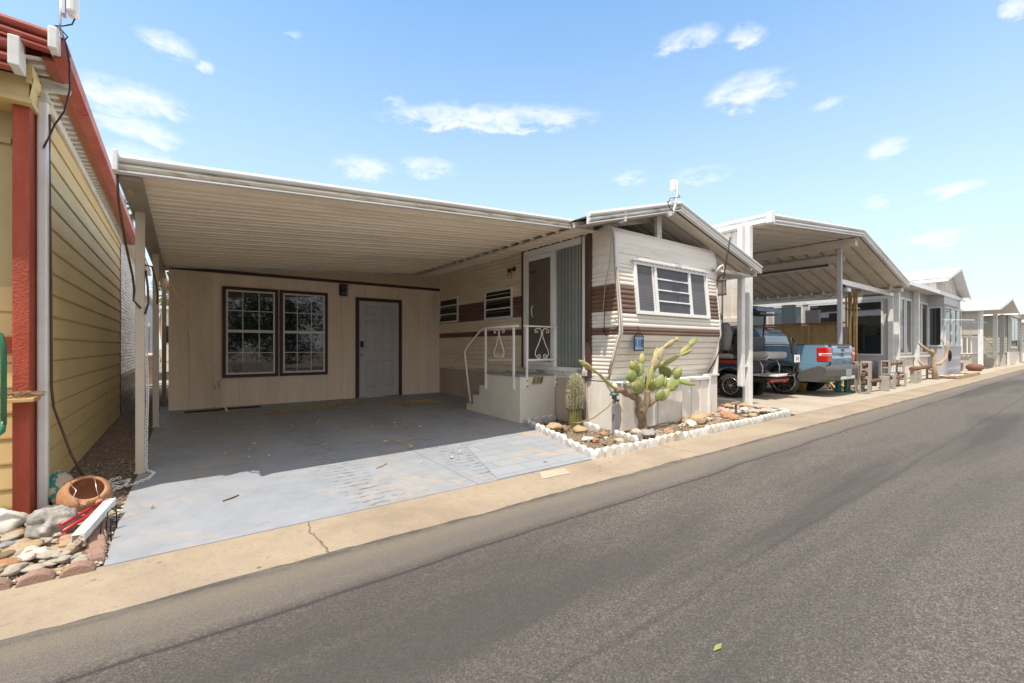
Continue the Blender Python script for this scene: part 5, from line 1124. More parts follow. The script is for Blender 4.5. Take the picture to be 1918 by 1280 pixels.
# ------------------------------------------------------------------ neighbour's gabled carport
nc = thing('gabled_carport', (9.03, 4.275, 0), 'tall white gabled carport with ribbed underside sheltering a pickup and a golf cart', 'carport')
NL, NP, NR, NY, NB = (9.18, 3.95, 3.60), (14.6, 3.95, 4.16), (19.15, 3.95, 3.16), 3.95, 16.
mb = MB()
for a, b in ((NL, NP), (NP, NR)):
    pr = []; y = 4.0
    while y < NB:
        for dy, dz in ((0, 0), (.29, 0), (.30, .09), (.38, .09), (.39, 0)): pr.append((y + dy, dz))
        y += .39
    mb.sheet(pr, lambda yy, dz, t, a=a, b=b: (a[0] + (b[0] - a[0]) * t, yy, a[2] + (b[2] - a[2]) * t + dz), (0, 1))
    mb.quad((a[0], 3.97, a[2] + .15), (b[0], 3.97, b[2] + .15), (b[0], NB, b[2] + .15), (a[0], NB, a[2] + .15), 1)
build('roof', mb, [M['pan2'], M['metal_white_roof']], nc)
mb = MB(); fascia(mb, NL, NP, .20, .09, (0, -1, 0)); fascia(mb, NP, NR, .20, .09, (0, -1, 0)); build('front_fascia', mb, M['alu'], nc)
mb = MB(); mb.loft([[(9.18, y, 3.60), (9.08, y, 3.62), (9.10, y, 3.70), (9.08, y, 3.74), (9.12, y, 3.80), (9.2, y, 3.80)] for y in (3.9, NB)], True, True, 0, False); build('side_fascia', mb, M['alu'], nc); build('fascia_end_cap', MB().box(9.06, 9.2, 3.84, 3.95, 3.59, 3.81), M['plastic_white'], nc, .01)
mb = MB().box(14.5, 14.7, 4.05, NB, 3.93, 4.13); build('ridge_beam', mb, M['pan2'], nc)
mb = MB().box(15.53, 15.67, 4.62, 14, 3.72, 3.90); build('purlin', mb, M['pan2'], nc)
mb = MB().box(18.95, 19.2, 4.05, NB, 3.02, 3.14); build('eave_gutter', mb, M['alu_dirty'], nc)
build('post', MB().box(8.96, 9.10, 4.21, 4.35, -.01, 3.60), M['alu'], nc, .01); build('post', MB().box(14.55, 14.65, 4.38, 4.48, -.01, 3.94), M['house_grey'], nc, .008)
dsp = build('downspout', MB().box(8.72, 8.86, 4.24, 4.34, .42, 3.58), M['alu'], nc, .02); build('bracket', MB().box(8.86, 8.97, 4.24, 4.32, .80, .86), M['alu'], dsp)
mb = MB(); pr = [];
for z0, z1 in ((3.22, 3.60), (1.80, 2.80)):
    y = 4.5
    while y < 10: mb.box(9.26, 9.28, y, y + .22, z0, z1); mb.box(9.235, 9.262, y + .22, y + .30, z0, z1); y += .30
mb.box(9.22, 9.30, 4.45, 10.2, 2.80, 2.90).box(9.22, 9.30, 4.45, 10.2, 1.72, 1.80); build('side_panel', mb, M['siding_white'], nc)
mb = MB(); mb.box(15.5, 15.56, 5.0, 9.2, 3.60, 3.68); tube_ = thing('strip_light', (15.55, 5, 3.6), 'long dark strip light hanging under the neighbour carport purlin', 'strip light'); build('housing', mb, M['truck_dark'], tube_); build('lamp_tube', MB().box(15.50, 15.56, 4.9, 9.1, 3.575, 3.60), M['plastic_white'], tube_)
# striped awning on the hidden right side of the trailer
aw = thing('side_awning', (7.45, 4.9, 2.2), 'slatted metal window awning with brown edge on the far side of the trailer', 'awning')
mb = MB()
for k in range(7): u = k / 6; mb.add([(7.42 + .12 * k, 4.40, 2.25 - .065 * k), (7.42 + .12 * k, 5.9, 2.25 - .065 * k), (7.58 + .12 * k, 5.9, 2.21 - .065 * k), (7.58 + .12 * k, 4.40, 2.21 - .065 * k), (7.42 + .12 * k, 4.40, 2.262 - .065 * k), (7.42 + .12 * k, 5.9, 2.262 - .065 * k), (7.58 + .12 * k, 5.9, 2.222 - .065 * k), (7.58 + .12 * k, 4.40, 2.222 - .065 * k)], [(0, 1, 2, 3), (4, 7, 6, 5), (0, 3, 7, 4), (2, 1, 5, 6), (3, 2, 6, 7), (1, 0, 4, 5)])
build('slats', mb, M['alu'], aw); build('brown_edge', MB().prism([(7.42, 1.86), (8.30, 1.80), (8.32, 1.72), (7.42, 1.72)], lambda a, b, t: (a, t, b), 4.4, 4.44), M['trim_red'], aw)

# ------------------------------------------------------------------ neighbour's grey house
gh = thing('grey_house', (19.7, 4.5, 0), 'long pale grey house with tall front windows, bay window and white metal gable', 'house')
HW = 19.7
mb = MB().box(HW, 30, 4.5, 16, 0, 3.35); build('wall', mb, M['house_grey'], gh)
mb = MB().box(HW - .03, HW, 4.5, 14, 2.86, 2.99).box(HW - .06, HW, 4.42, 4.56, .0, 3.35).box(14.65, HW, 4.40, 4.46, 2.94, 3.08); build('beam', mb, M['alu'], gh)
build('dark_header', MB().box(HW - .02, HW, 4.56, 14, 2.99, 3.34), mat('dark_header', (.12, .125, .13), .6), gh)
def gwin(face, a0, a1, z0, z1, glassm=None, name='window', nm=0, fr=.05):
    """window on wall: face=('x',val) faces -x, ('y',val) faces -y"""
    ax, v = face; f = MB(); G = MB()
    def bx(mb, a, b, z, zz, d0, d1):
        if ax == 'x': mb.box(v - d1, v - d0, a, b, z, zz)
        else: mb.box(a, b, v - d1, v - d0, z, zz)
    bx(f, a0, a0 + fr, z0, z1, 0, .04); bx(f, a1 - fr, a1, z0, z1, 0, .04); bx(f, a0 + fr, a1 - fr, z0, z0 + fr, 0, .04); bx(f, a0 + fr, a1 - fr, z1 - fr, z1, 0, .04)
    for k in range(1, nm + 1): x = a0 + (a1 - a0) * k / (nm + 1); bx(f, x - .025, x + .025, z0 + fr, z1 - fr, 0, .04)
    o = build(name, f, M['alu'], gh if name != 'house_window' else None); bx(G, a0 + fr, a1 - fr, z0 + fr, z1 - fr, .006, .014); build('pane', G, glassm or M['glass'], o); return o
gwin(('x', HW), 4.70, 5.66, .90, 2.84)
for a, b in ((5.9, 7.0), (7.2, 8.3), (8.5, 9.6)): gwin(('x', HW), a, b, 2.0, 2.84)
for a, b in ((20.35, 21.35), (21.5, 22.35), (22.8, 23.75), (23.85, 24.9)): gwin(('y', 4.5), a, b, .92, 3.0, None, 'window', 0, .07)
mb = MB()
for x in (19.82, 22.5): mb.box(x, x + .16, 4.30, 4.44, 0, 3.34)
build('porch_post', mb, M['alu'], gh); mb = MB().box(19.7, 24.9, 4.40, 4.5, .80, .88)
x = 19.75
while x < 24.8: mb.box(x, x + .09, 4.46, 4.5, .05, .80); x += .15
build('base_panel', mb, M['siding_white'], gh)
mb = MB().box(19.3, 29.4, 3.98, 5.2, 3.35, 3.40).box(19.3, 29.4, 3.94, 4.0, 3.28, 3.42); build('eave', mb, M['alu'], gh)
# bay
mb = MB().box(25.0, 28.4, 4.0, 4.52, 0, 3.34); build('bay_wall', mb, M['house_grey'], gh); gwin(('y', 4.0), 25.05, 26.2, 1.22, 2.85, None, 'window', 0); gwin(('y', 4.0), 26.3, 28.3, 1.22, 2.85, None, 'window', 1); gwin(('x', 25.0), 4.05, 4.48, 1.22, 2.85)
mb = MB()
for k in range(12):
    u0, u1 = k / 12, (k + .8) / 12; mb.add([(24.6, 4.0 - .95 * u0, 2.95 - .72 * u0), (27.6, 4.0 - .95 * u0, 2.95 - .72 * u0), (27.6, 4.0 - .95 * u1, 2.95 - .72 * u1 + .03), (24.6, 4.0 - .95 * u1, 2.95 - .72 * u1 + .03)], [(0, 1, 2, 3)], k % 2)
for x in (24.62, 27.58): mb.beam((x, 3.98, 2.30), (x, 3.08, 2.24), .03, .03)
aw = tag(build('window_awning', mb, [M['metal_white_roof'], mat('awning_green_stripe', (.36, .45, .42), .5)]), 'white and green slatted awning over the bay of the pale grey house', 'awning')
hr = tag(build('wall_wreath', MB().lathe((26.0, 3.985, .82), [(.16, 0), (.2, -.03), (.24, 0)], 20, 0, True, 'y'), M['black']), 'round black ring hung on the white wall under the bay window', 'ring')
# front gable module above the low roof
G0, G1, G2 = (23.9, 3.86), (26.3, 4.50), (28.4, 3.36); GY = 4.05
mb = MB(); mb.prism([(23.9, 3.36), (28.4, 3.36), G1, G0], lambda a, b, t: (a, t, b), GY, 13)
x = 24.0
while x < 28.3: mb.box(x, x + .05, GY - .025, GY, 3.38, min(3.86 + (x - 23.9) * .265, 4.5 - max(0, x - 26.3) * .55) - .05); x += .32
y = 4.3
while y < 12: mb.box(23.875, 23.9, y, y + .05, 3.38, 3.84); y += .32
gm = build('gable', mb, M['siding_white'], gh)
mb = MB()
for a, b in ((G0, G1), (G1, G2)):
    d = -.15 if a is G0 else 0
    mb.quad((a[0] + d, 3.7, a[1] + .03), (b[0], 3.7, b[1] + .05), (b[0], 13, b[1] + .05), (a[0] + d, 13, a[1] + .03))
    y = 3.72
    while y < 13: mb.beam((a[0] + d, y, a[1] + .05), (b[0], y, b[1] + .07), .05, .035); y += .42
    mb.beam((a[0] + d, 3.68, a[1] - .02), (b[0], 3.68, b[1] + .0), .04, .13)
mb.box(23.68, 23.8, 3.68, 13, 3.74, 3.86); build('roof', mb, M['metal_white_roof'], gm)
# raised porch railing with bamboo panels
pr_ = thing('bamboo_railing', (18.5, 5.5, 1.1), 'varnished bar rail with bamboo matting panels behind the pickup', 'railing')
build('top_rail', MB().box(18.35, 18.65, 5.45, 10.5, 2.02, 2.07), M['orange_rail'], pr_, .008)
y = 5.6
while y < 10:
    build('panel', MB().box(18.52, 18.55, y + .06, y + .90, 1.12, 2.0), M['bamboo'], pr_); build('post', MB().box(18.47, 18.58, y - .05, y + .05, .2, 2.02), M['bamboo_frame'], pr_); y += .96
build('deck', MB().box(18.5, 19.66, 5.5, 10.6, .2, 1.10), M['truck_dark'], pr_)
bp = thing('pole_bundle', (17.6, 5.0, 0), 'upright bundle of weathered wooden poles tied beside the carport post', 'poles')
rng = random.Random(9); mb = MB()
for i in range(9): x = 17.45 + rng.random() * .3; y = 4.88 + i * .032; mb.tube([(x, y, .4), (x + rng.gauss(0, .02), y + rng.gauss(0, .02), 1.7), (x + rng.gauss(0, .03), y + rng.gauss(0, .03), 2.85 + rng.random() * .25)], .028, 7)
build('poles', mb, M['bamboo_frame'], bp); build('tie', MB().box(17.40, 17.80, 4.84, 5.17, 2.44, 2.47), M['brass'], bp); build('stand', MB().box(17.42, 17.8, 4.86, 5.16, 0, .42), M['wood'], bp)
fl = thing('flood_lamp', (14.9, 4.35, 2.85), 'grey flood lamp under the header beside the carport post', 'lamp'); mb = MB().box(14.75, 15.0, 4.28, 4.40, 2.72, 2.84); build('head', mb, M['steel'], fl, .02); build('arm', MB().beam((14.86, 4.36, 2.82), (14.86, 4.42, 2.95), .04, .04), M['black'], fl)
mb = MB(); pts = [(14.6 + .2 * k, 4.44 + .55 * k * .2, 2.80 - .12 * math.sin(PI * k / 12)) for k in range(13)]; mb.tube(pts, .012, 5); tag(build('slack_cable', mb, M['wire_tan']), 'slack pale cable strung from the carport post to the grey house', 'cable')
# porch clutter behind the rail
for k, (y, z, c, lb) in enumerate(((7.25, 2.07, (.30, .42, .48), 'pale blue painted screen standing on the bar rail'), (6.45, 2.07, (.35, .36, .38), 'grey box on the bar rail near the post'))):
    tag(build('rail_screen', MB().box(18.45, 18.6, y - .22, y + .22, z, z + .72 - .25 * k), mat('screen_paint', c, .6, .2, 20)), lb, 'screen')

# ------------------------------------------------------------------ pickup truck, tail to the street
tk = thing('pickup_truck', (13.02, 5.8, 0), 'blue grey pickup truck parked nose in under the neighbour carport', 'truck')
TXL, TXR = 12.10, 13.95; RA, FA, WR = 4.87, 7.95, .355
def arch(cy, r, n=12, z0=.40): return [(cy + r * math.cos(PI - PI * k / n), .36 + r * math.sin(PI * k / n)) for k in range(n + 1)]
side = [(3.98, .58), (3.95, .80), (3.955, 1.19), (3.975, 1.245), (5.34, 1.225), (5.40, 1.20), (7.55, 1.17), (8.55, 1.08), (8.72, .98), (8.74, .55), (8.45, .42)][::-1]
poly = [(8.45, .40)] + [(8.74, .50), (8.74, .95), (8.55, 1.06), (7.5, 1.17), (5.40, 1.205), (5.34, 1.225), (3.975, 1.245), (3.955, 1.19), (3.95, .80), (3.98, .58), (4.42, .42)] + arch(RA, .435) + arch(FA, .435)
# cleaned polygon, counter-clockwise: front bottom -> top -> rear -> arches
for xs, xe, sgn in ((TXL, TXL + .24, 1), (TXR - .24, TXR, -1)):
    mb = MB(); inn = lambda z: .035 * max(0, (z - .9)) / .35 + .03 * max(0, (.62 - z)) / .2
    secs = []
    for x, inset in ((xs, 1), (xe, 0)) if sgn > 0 else ((xs, 0), (xe, 1)):
        secs.append([(x + (sgn * inn(b) if inset else 0), a, b) for a, b in poly])
    mb.loft(secs, True, True, 0, False); build('side_panel', mb, M['truck'], tk, .02)
    mb = MB()
    for cyy in (RA, FA):
        o_ = arch(cyy, .50); i_ = arch(cyy, .43); n_ = len(o_)
        xo = xs - .012 if sgn > 0 else xe + .012; xi = xs + .05 if sgn > 0 else xe - .05
        vs = [(xo, a, b) for a, b in o_] + [(xo, a, b) for a, b in i_] + [(xi, a, b) for a, b in o_] + [(xi, a, b) for a, b in i_]; fs = []
        for k in range(n_ - 1): fs += [(k, k + 1, n_ + k + 1, n_ + k), (k, 2 * n_ + k, 2 * n_ + k + 1, k + 1), (n_ + k, n_ + k + 1, 3 * n_ + k + 1, 3 * n_ + k)]
        mb.add(vs, fs)
    mb.box((xs - .008) if sgn > 0 else xe - .04, (xs + .04) if sgn > 0 else xe + .008, RA + .5, FA - .5, .36, .52)
    build('arch_cladding', mb, M['truck_dark'], tk)
build('bed_floor', MB().box(TXL + .2, TXR - .2, 3.98, 5.34, .60, .72), M['truck_dark'], tk); build('underbody', MB().box(TXL + .26, TXR - .26, 4.1, 8.5, .36, .60), M['rubber'], tk)
build('bed_rail_cap', MB().box(TXL + .03, TXL + .24, 3.97, 5.34, 1.246, 1.266).box(TXR - .24, TXR - .03, 3.97, 5.34, 1.246, 1.266), M['truck_dark'], tk, .006)
mb = MB(); tgp = [(3.93, .74), (3.905, .92), (3.92, .99), (3.895, 1.06), (3.90, 1.17), (3.93, 1.235), (4.0, 1.25), (4.0, .74)]; mb.prism(tgp, lambda a, b, t: (t, a, b), TXL + .30, TXR - .20); tg = build('tailgate', mb, M['truck'], tk, .012)
build('tailgate_cap', MB().box(TXL + .28, TXR - .2, 3.92, 4.02, 1.245, 1.268), M['truck_dark'], tg, .006); build('handle_recess', MB().box(12.72, 13.5, 3.893, 3.91, 1.165, 1.215), M['truck_dark'], tg)
mb = MB(); mb.lathe((13.05, 3.893, 1.005), [(.05, 0), (.045, -.008), (0, -.01)], 16, 0, True, 'y'); build('emblem', mb, mat('dark_emblem', (.02, .035, .10), .2), tg)
mb = MB().box(12.95, 13.14, 3.885, 3.90, 1.09, 1.12).box(12.97, 13.12, 3.885, 3.90, 1.13, 1.15); build('lettering', mb, M['black'], tg)
for x0, x1, xo in ((TXL - .006, TXL + .25, TXL), (TXR - .20, TXR + .006, TXR)):
    mb = MB().box(x0, x1, 3.90, 4.14 if xo == TXL else 4.12, .84, 1.19); tl_ = build('tail_lamp', mb, M['lampred'], tk, .03)
    build('reverse_lens', MB().box(x0 - .003, x1 - .02, 3.893, 4.09, .985, 1.05), M['lampclear'], tl_, .01)
    build('lamp_mark', MB().box(x0 - .006, x1 - .05, 3.888, 4.03, 1.005, 1.028), M['lampred'], tl_)
mb = MB(); bp_ = [(3.80, .42), (3.775, .52), (3.77, .66), (3.80, .73), (3.92, .76), (4.35, .60), (4.40, .46), (4.35, .36), (3.95, .36)]
mb.loft([[(x, a + c, b) for a, b in bp_] for x, c in ((TXL - .01, .16), (TXL + .12, .03), (TXL + .4, 0), (TXR - .4, 0), (TXR - .12, .03), (TXR + .01, .16))], True, True, 0, False); bmp = build('rear_bumper', mb, M['truck_dark'], tk, .015)
build('number_plate', MB().box(12.85, 13.2, 3.76, 3.772, .50, .66), mat('dim_plate', (.30, .31, .34), .5), bmp); build('bumper_insert', MB().box(12.55, 13.5, 3.775, 3.80, .42, .49), M['alu_dirty'], bmp)
# cab
cab = [(5.40, 1.20, 0), (5.46, 1.50, .09), (5.62, 1.69, .16), (5.85, 1.735, .19), (6.75, 1.745, .19), (7.05, 1.67, .165), (7.62, 1.19, 0)]
mb = MB(); mb.loft([[(TXL + .03 + i_, a, b) for a, b, i_ in cab], [(TXR - .03 - i_, a, b) for a, b, i_ in cab]], True, True, 0, False); cb = build('cab', mb, M['truck'], tk, .03)
def cabp(a, b, off):  # point on left cab face
    i_ = .19 * max(0, min(1, (b - 1.2) / .54)); return (TXL + .03 + i_ - off, a, b)
for (a0, a1) in ((5.58, 6.18), (6.25, 7.25)):
    hi1 = 1.66; top1 = min(a1, 7.25 - .42) if a1 > 7 else a1 - .0
    mb = MB(); q_ = [(a0, 1.26), (a1, 1.26), (top1, hi1), (a0 + .10, hi1)]
    mb.loft([[cabp(a, b, .006) for a, b in q_], [cabp(a, b, -.02) for a, b in q_]], True, True, 0, False); build('side_window', mb, M['glass'], cb)
mb = MB(); q_ = [(TXL + .22, 1.27), (TXR - .22, 1.27), (TXR - .30, 1.60), (TXL + .30, 1.60)]
ry = lambda z: 5.40 + .06 * (z - 1.2) / .3 if z < 1.5 else 5.46 + .16 * (z - 1.5) / .19
q2 = [(x, z) for x, z in q_]; mb.add([(x, ry(z) - .012, z) for x, z in q2] + [(x, ry(z) + .02, z) for x, z in q2], [(0, 1, 2, 3), (4, 7, 6, 5), (0, 4, 5, 1), (1, 5, 6, 2), (2, 6, 7, 3), (3, 7, 4, 0)]); build('rear_window', mb, M['glass'], cb)
build('brake_light', MB().box(12.85, 13.2, 5.56, 5.64, 1.685, 1.715), M['lampred'], cb, .006)
build('door_seam', MB().box(TXL - .003, TXL + .03, 6.20, 6.212, .60, 1.20).box(TXL - .003, TXL + .03, 7.28, 7.292, .60, 1.18).box(TXL - .003, TXL + .03, 5.385, 5.397, .62, 1.21), M['black'], tk)
for yy in (6.02, 7.08): build('door_handle', MB().box(TXL - .022, TXL + .01, yy, yy + .16, 1.06, 1.095), M['truck_dark'], tk, .008)
build('side_mirror', MB().box(TXL - .20, TXL + .02, 7.15, 7.30, 1.22, 1.40), M['truck_dark'], tk, .03)
build('fuel_door', MB().box(TXL + .012, TXL + .03, 4.50, 4.68, .98, 1.14), M['truck'], tk, .02)
build('hood', MB().box(TXL + .2, TXR - .2, 7.5, 8.70, .6, 1.10), M['truck'], tk, .05)
def wheel(cx, cy, r, w, out, parent, spokes=8, rimf=.72, lug=0):
    """tyre + rim; out=-1 faces -x"""
    mb = MB(); prf = [(r * .66, -w * .5), (r * .93, -w * .5), (r, -w * .32), (r, w * .32), (r * .93, w * .5), (r * .66, w * .5)]
    mb.lathe((cx, cy, r), prf, 36, 0, True, 'x', False)
    if lug:
        for k in range(30):
            t = 2 * PI * k / 30; c = Vector((cx, cy + r * math.cos(t), r + r * math.sin(t))); tg_ = Vector((0, -math.sin(t), math.cos(t))); mb.beam(c + Vector((-w * .5, 0, 0)), c + Vector((w * .5, 0, 0)) + tg_ * .02, .025, .022, 0, (0, math.cos(t), math.sin(t)))
    wh = build('wheel', mb, M['rubber'], parent)
    rm_ = MB(); R1 = r * rimf; xf = cx + out * w * .46
    rm_.lathe((xf, cy, r), [(R1, -out * .0), (R1 * 1.02, out * .012), (R1 * .94, out * .012), (R1 * .90, -out * .03)], 36, 0, True, 'x', False)
    for k in range(spokes):
        for dt in (-.16, .16):
            t = 2 * PI * k / spokes; t2 = t + dt * 1.5
            a = Vector((xf - out * .004, cy + R1 * .22 * math.cos(t), r + R1 * .22 * math.sin(t))); b = Vector((xf + out * .004, cy + R1 * .95 * math.cos(t2), r + R1 * .95 * math.sin(t2))); rm_.beam(a, b, .018, .022, 0, (1, 0, 0))
    rm_.lathe((xf, cy, r), [(R1 * .24, -out * .01), (R1 * .22, out * .012), (0, out * .016)], 18, 0, True, 'x', False)
    build('rim', rm_, M['rim'], wh); d_ = MB(); d_.lathe((xf - out * .05, cy, r), [(R1, 0), (0, 0)], 28, 0, False, 'x', False); build('brake_disc', d_, M['black'], wh)
for cyy in (RA, FA): wheel(TXL + .13, cyy, WR, .23, -1, tk, 9, .78); wheel(TXR - .13, cyy, WR, .23, 1, tk, 9, .78)

# ------------------------------------------------------------------ golf cart beside it
gc = thing('golf_cart', (10.85, 5.9, 0), 'lifted red golf cart with dark canopy and rear facing grey seat', 'golf cart')
CR = .29
for y in (5.28, 7.0): wheel(10.42, y, CR, .26, -1, gc, 8, .66, 1); wheel(11.42, y, CR, .26, 1, gc, 8, .66, 1)
mb = MB(); bpoly = [(4.98, .56), (4.98, .86), (5.9, .90), (6.05, .62), (6.7, .60), (6.85, 1.0), (7.45, .92), (7.55, .55)]; mb.prism(bpoly, lambda a, b, t: (t, a, b), 10.36, 11.46); build('body', mb, M['navy'], gc, .03)
build('side_panel', MB().box(10.345, 10.37, 4.98, 5.95, .80, .885).box(10.35, 11.47, 4.97, 5.0, .74, .80), M['cartred'], gc, .008)
mb = MB()
for x0, x1 in ((10.25, 10.5), (11.34, 11.58)):
    for cyy in (5.28, 7.0):
        o_ = [(cyy + .42 * math.cos(PI - PI * k / 10), .34 + .40 * math.sin(PI * k / 10)) for k in range(11)]; i_ = [(cyy + .385 * math.cos(PI - PI * k / 10), .34 + .365 * math.sin(PI * k / 10)) for k in range(11)]
        mb.prism(o_ + i_[::-1], lambda a, b, t: (t, a, b), x0, x1)
build('fender', mb, M['truck_dark'], gc)
build('chassis', MB().box(10.5, 11.35, 4.55, 7.4, .40, .50), M['black'], gc); build('red_frame', MB().box(10.55, 11.5, 4.50, 4.98, .40, .46), M['cartred'], gc)
build('rear_box', MB().box(10.62, 11.28, 4.96, 5.10, .60, .93), M['truck_dark'], gc)
mb = MB().box(10.45, 11.45, 4.50, 4.98, .93, 1.09); build('rear_seat', mb, M['cushion'], gc, .06); mb = MB().box(10.45, 11.45, 4.99, 5.10, 1.05, 1.45); build('rear_backrest', mb, M['black'], gc, .04)
build('front_seat', MB().box(10.42, 11.45, 5.3, 5.85, .90, 1.04), M['cushion'], gc, .05); build('front_backrest', MB().box(10.42, 11.45, 5.18, 5.28, 1.02, 1.46), M['black'], gc, .04)
mb = MB().box(10.5, 11.5, 4.36, 4.95, .535, .575); build('footrest', mb, M['alu_dirty'], gc, .01)
for x in (10.52, 11.38): mb = MB(); mb.tube([(x, 4.95, .90), (x, 4.72, .88), (x, 4.66, .75), (x, 4.66, .58)], .016, 6); build('seat_bracket', mb, M['steel'], gc)
mb = MB(); mb.tube([(10.46, 5.0, .92), (10.46, 4.55, .92), (10.46, 4.48, 1.0)], .016, 6); build('arm_rest', mb, M['steel'], gc)
mb = MB(); mb.tube([(11.08, 4.36, .56), (11.08, 4.24, .62), (11.08, 4.22, .80), (11.08, 4.26, 1.15), (11.10, 4.30, 1.38), (11.16, 4.30, 1.44), (11.22, 4.30, 1.38), (11.24, 4.26, 1.15), (11.24, 4.22, .80), (11.24, 4.24, .62), (11.24, 4.36, .56)], .022, 8); mb.box(11.08, 11.24, 4.24, 4.30, 1.05, 1.30); build('grab_bar', mb, M['black'], gc)
pl_ = build('number_plate', MB().box(11.02, 11.30, 4.19, 4.205, .85, 1.02), M['plastic_white'], gc, .004)
vs, fs = text_mesh('JUE', .10, .001); n = MB(); n.add([(11.16 + a, 4.188 - c, .935 + b) for a, b, c in vs], fs); build('plate_text', n, mat('plate_blue', (.05, .07, .25), .5), pl_)
mb = MB()
for x in (10.46, 11.40): mb.tube([(x, 5.05, 1.3), (x, 4.98, 2.06)], .018, 6); mb.tube([(x, 7.1, 1.0), (x, 6.75, 2.06)], .018, 6)
build('roof_strut', mb, M['black'], gc)
mb = MB(); mb.loft([[(10.28, y, z), (10.40, y, z + .035), (11.46, y, z + .035), (11.58, y, z), (11.55, y, z - .05), (10.31, y, z - .05)] for y, z in ((4.68, 2.06), (4.80, 2.10), (6.6, 2.11), (6.85, 2.06))], True, True, 0, True); build('canopy', mb, M['navy'], gc)
build('windscreen', MB().box(10.5, 11.38, 6.95, 6.97, 1.05, 1.95), M['glass'], gc)
mb = MB(); mb.tube([(10.75 + .17 * math.cos(t), 6.35 + .06 * math.sin(t), 1.2 + .15 * math.sin(t)) for t in [2 * PI * k / 14 for k in range(15)]], .015, 6); build('steering_wheel', mb, M['black'], gc)
build('tail_lamp', MB().box(10.33, 10.36, 5.0, 5.08, 1.25, 1.45), M['lampred'], gc)
build('roof_rack', MB().box(10.5, 11.35, 4.7, 5.1, 1.94, 1.98), M['black'], gc)
mb = MB(); mb.loft([[(10.50 + .12 * s * math.cos(t) + .02 * math.sin(3 * t), 5.50 + .15 * s * math.sin(t) + .03 * math.sin(4 * t), z) for t in [2 * PI * k / 18 for k in range(18)]] for z, s in ((1.78, .25), (1.72, .7), (1.55, .95), (1.35, 1.05), (1.15, .85), (1.12, .6))], True, True, 0, True); tag(build('jacket', mb, M['cloth']), 'grey jacket hanging from the golf cart canopy', 'jacket')
mb = MB(); rng = random.Random(3)
for i in range(14): mb.blob((rng.uniform(10.5, 11.3), rng.uniform(5.15, 5.75), .98 + rng.random() * .10), (.07, .06, .05), i, .3, 1, 1.2, rng.randrange(3))
tag(build('cart_bag', mb, [M['black'], M['cartred'], M['cloth']]), 'jumble of dark bags piled on the golf cart seat', 'bags')

# ------------------------------------------------------------------ concrete block benches
def block_mesh():
    mb = MB(); w, h, t = .195, .40, .034
    mb.box(-w / 2, w / 2, -w / 2, -w / 2 + t, 0, h).box(-w / 2, w / 2, w / 2 - t, w / 2, 0, h)
    for z in (0, h / 2 - t / 2, h - t): mb.box(-w / 2, w / 2, -w / 2 + t, w / 2 - t, z, z + t)
    return mb
bk = build('concrete_block', block_mesh(), M['block'], None, .006); fst = True
def blk(x, y, z, a, lb):
    global fst
    o = bk if fst else bk.copy()
    if not fst: COL.objects.link(o)
    fst = False; o.location = (x, y, z); o.rotation_euler = (0, 0, a); tag(o, lb, 'concrete block', 'concrete blocks of the log benches')
for x, y, z, a, lb in [(14.05, 3.72, .01, .05, 'lower concrete block at the left front of the nearest log bench'), (14.10, 3.72, .412, .1, 'upper block stacked at the left end of the nearest log bench'), (14.18, 4.02, .01, 0, 'lower block at the rear left of the nearest log bench'), (14.16, 4.00, .412, 0, 'upper block at the rear left of the nearest log bench'),
        (15.3, 3.62, .01, PI / 2 + .1, 'block turned solid side out at the right of the nearest log bench'), (15.05, 3.95, .01, 0, 'lower block at the back right of the nearest log bench'), (15.05, 3.95, .412, .05, 'upper block at the back right of the nearest log bench'),
        (16.2, 3.70, .01, 0, 'lower block at the left of the middle log bench'), (15.95, 3.75, .412, .1, 'upper block at the left of the middle log bench'), (17.6, 3.75, .01, .1, 'block at the front of the middle log bench'), (17.55, 3.78, .412, .1, 'upper block at the right of the middle log bench'), (17.95, 4.05, .01, 0, 'block behind the middle log bench'),
        (19.35, 3.80, .01, PI / 2, 'solid faced block at the left of the farthest log bench'), (19.9, 3.85, .01, 0, 'holed block in the farthest log bench'), (22.3, 3.95, .01, 0, 'block at the right end of the farthest log bench near the driftwood')]: blk(x, y, z, a, lb)
LGRP = 'logs threaded through the block benches'
for p, q, r, lb in (((13.9, 3.72, .50), (15.2, 3.93, .52), .05, 'brown log through the upper blocks of the nearest bench'), ((14.0, 4.0, .70), (15.2, 3.97, .70), .05, 'back rest log through the upper blocks of the nearest bench'), ((13.9, 3.72, .30), (15.25, 3.70, .30), .045, 'low brown log through the lower blocks of the nearest bench'),
        ((15.85, 3.75, .71), (17.7, 3.78, .71), .05, 'brown log through the upper blocks of the middle bench'), ((16.1, 3.70, .30), (17.8, 3.75, .30), .045, 'low log of the middle block bench'), ((19.2, 3.85, .47), (22.5, 3.95, .47), .07, 'thick log lying on the farthest block bench')):
    P, Q = Vector(p), Vector(q); mb = MB(); mb.tube([P.lerp(Q, k / 6) + Vector((0, 0, .008 * math.sin(k * 2))) for k in range(7)], [r * (1 + .12 * math.sin(k * 1.7)) for k in range(7)], 9); tag(build('log', mb, M['cmulog']), lb, 'log', LGRP)
dw = thing('driftwood', (22.1, 3.75, 0), 'upright antler like driftwood sculpture by the grey house', 'driftwood')
mb = MB(); mb.tube([(22.1, 3.75, 0), (22.02, 3.8, .5), (22.1, 3.82, .9), (22.02, 3.85, 1.1)], [.085, .07, .06, .04], 9); build('trunk', mb, M['driftwood'], dw)
mb = MB(); mb.tube([(22.05, 3.8, .55), (22.4, 3.7, .58), (22.75, 3.6, .78), (22.85, 3.57, 1.1), (22.8, 3.55, 1.42)], [.06, .06, .055, .045, .03], 9); build('branch', mb, M['driftwood'], dw)
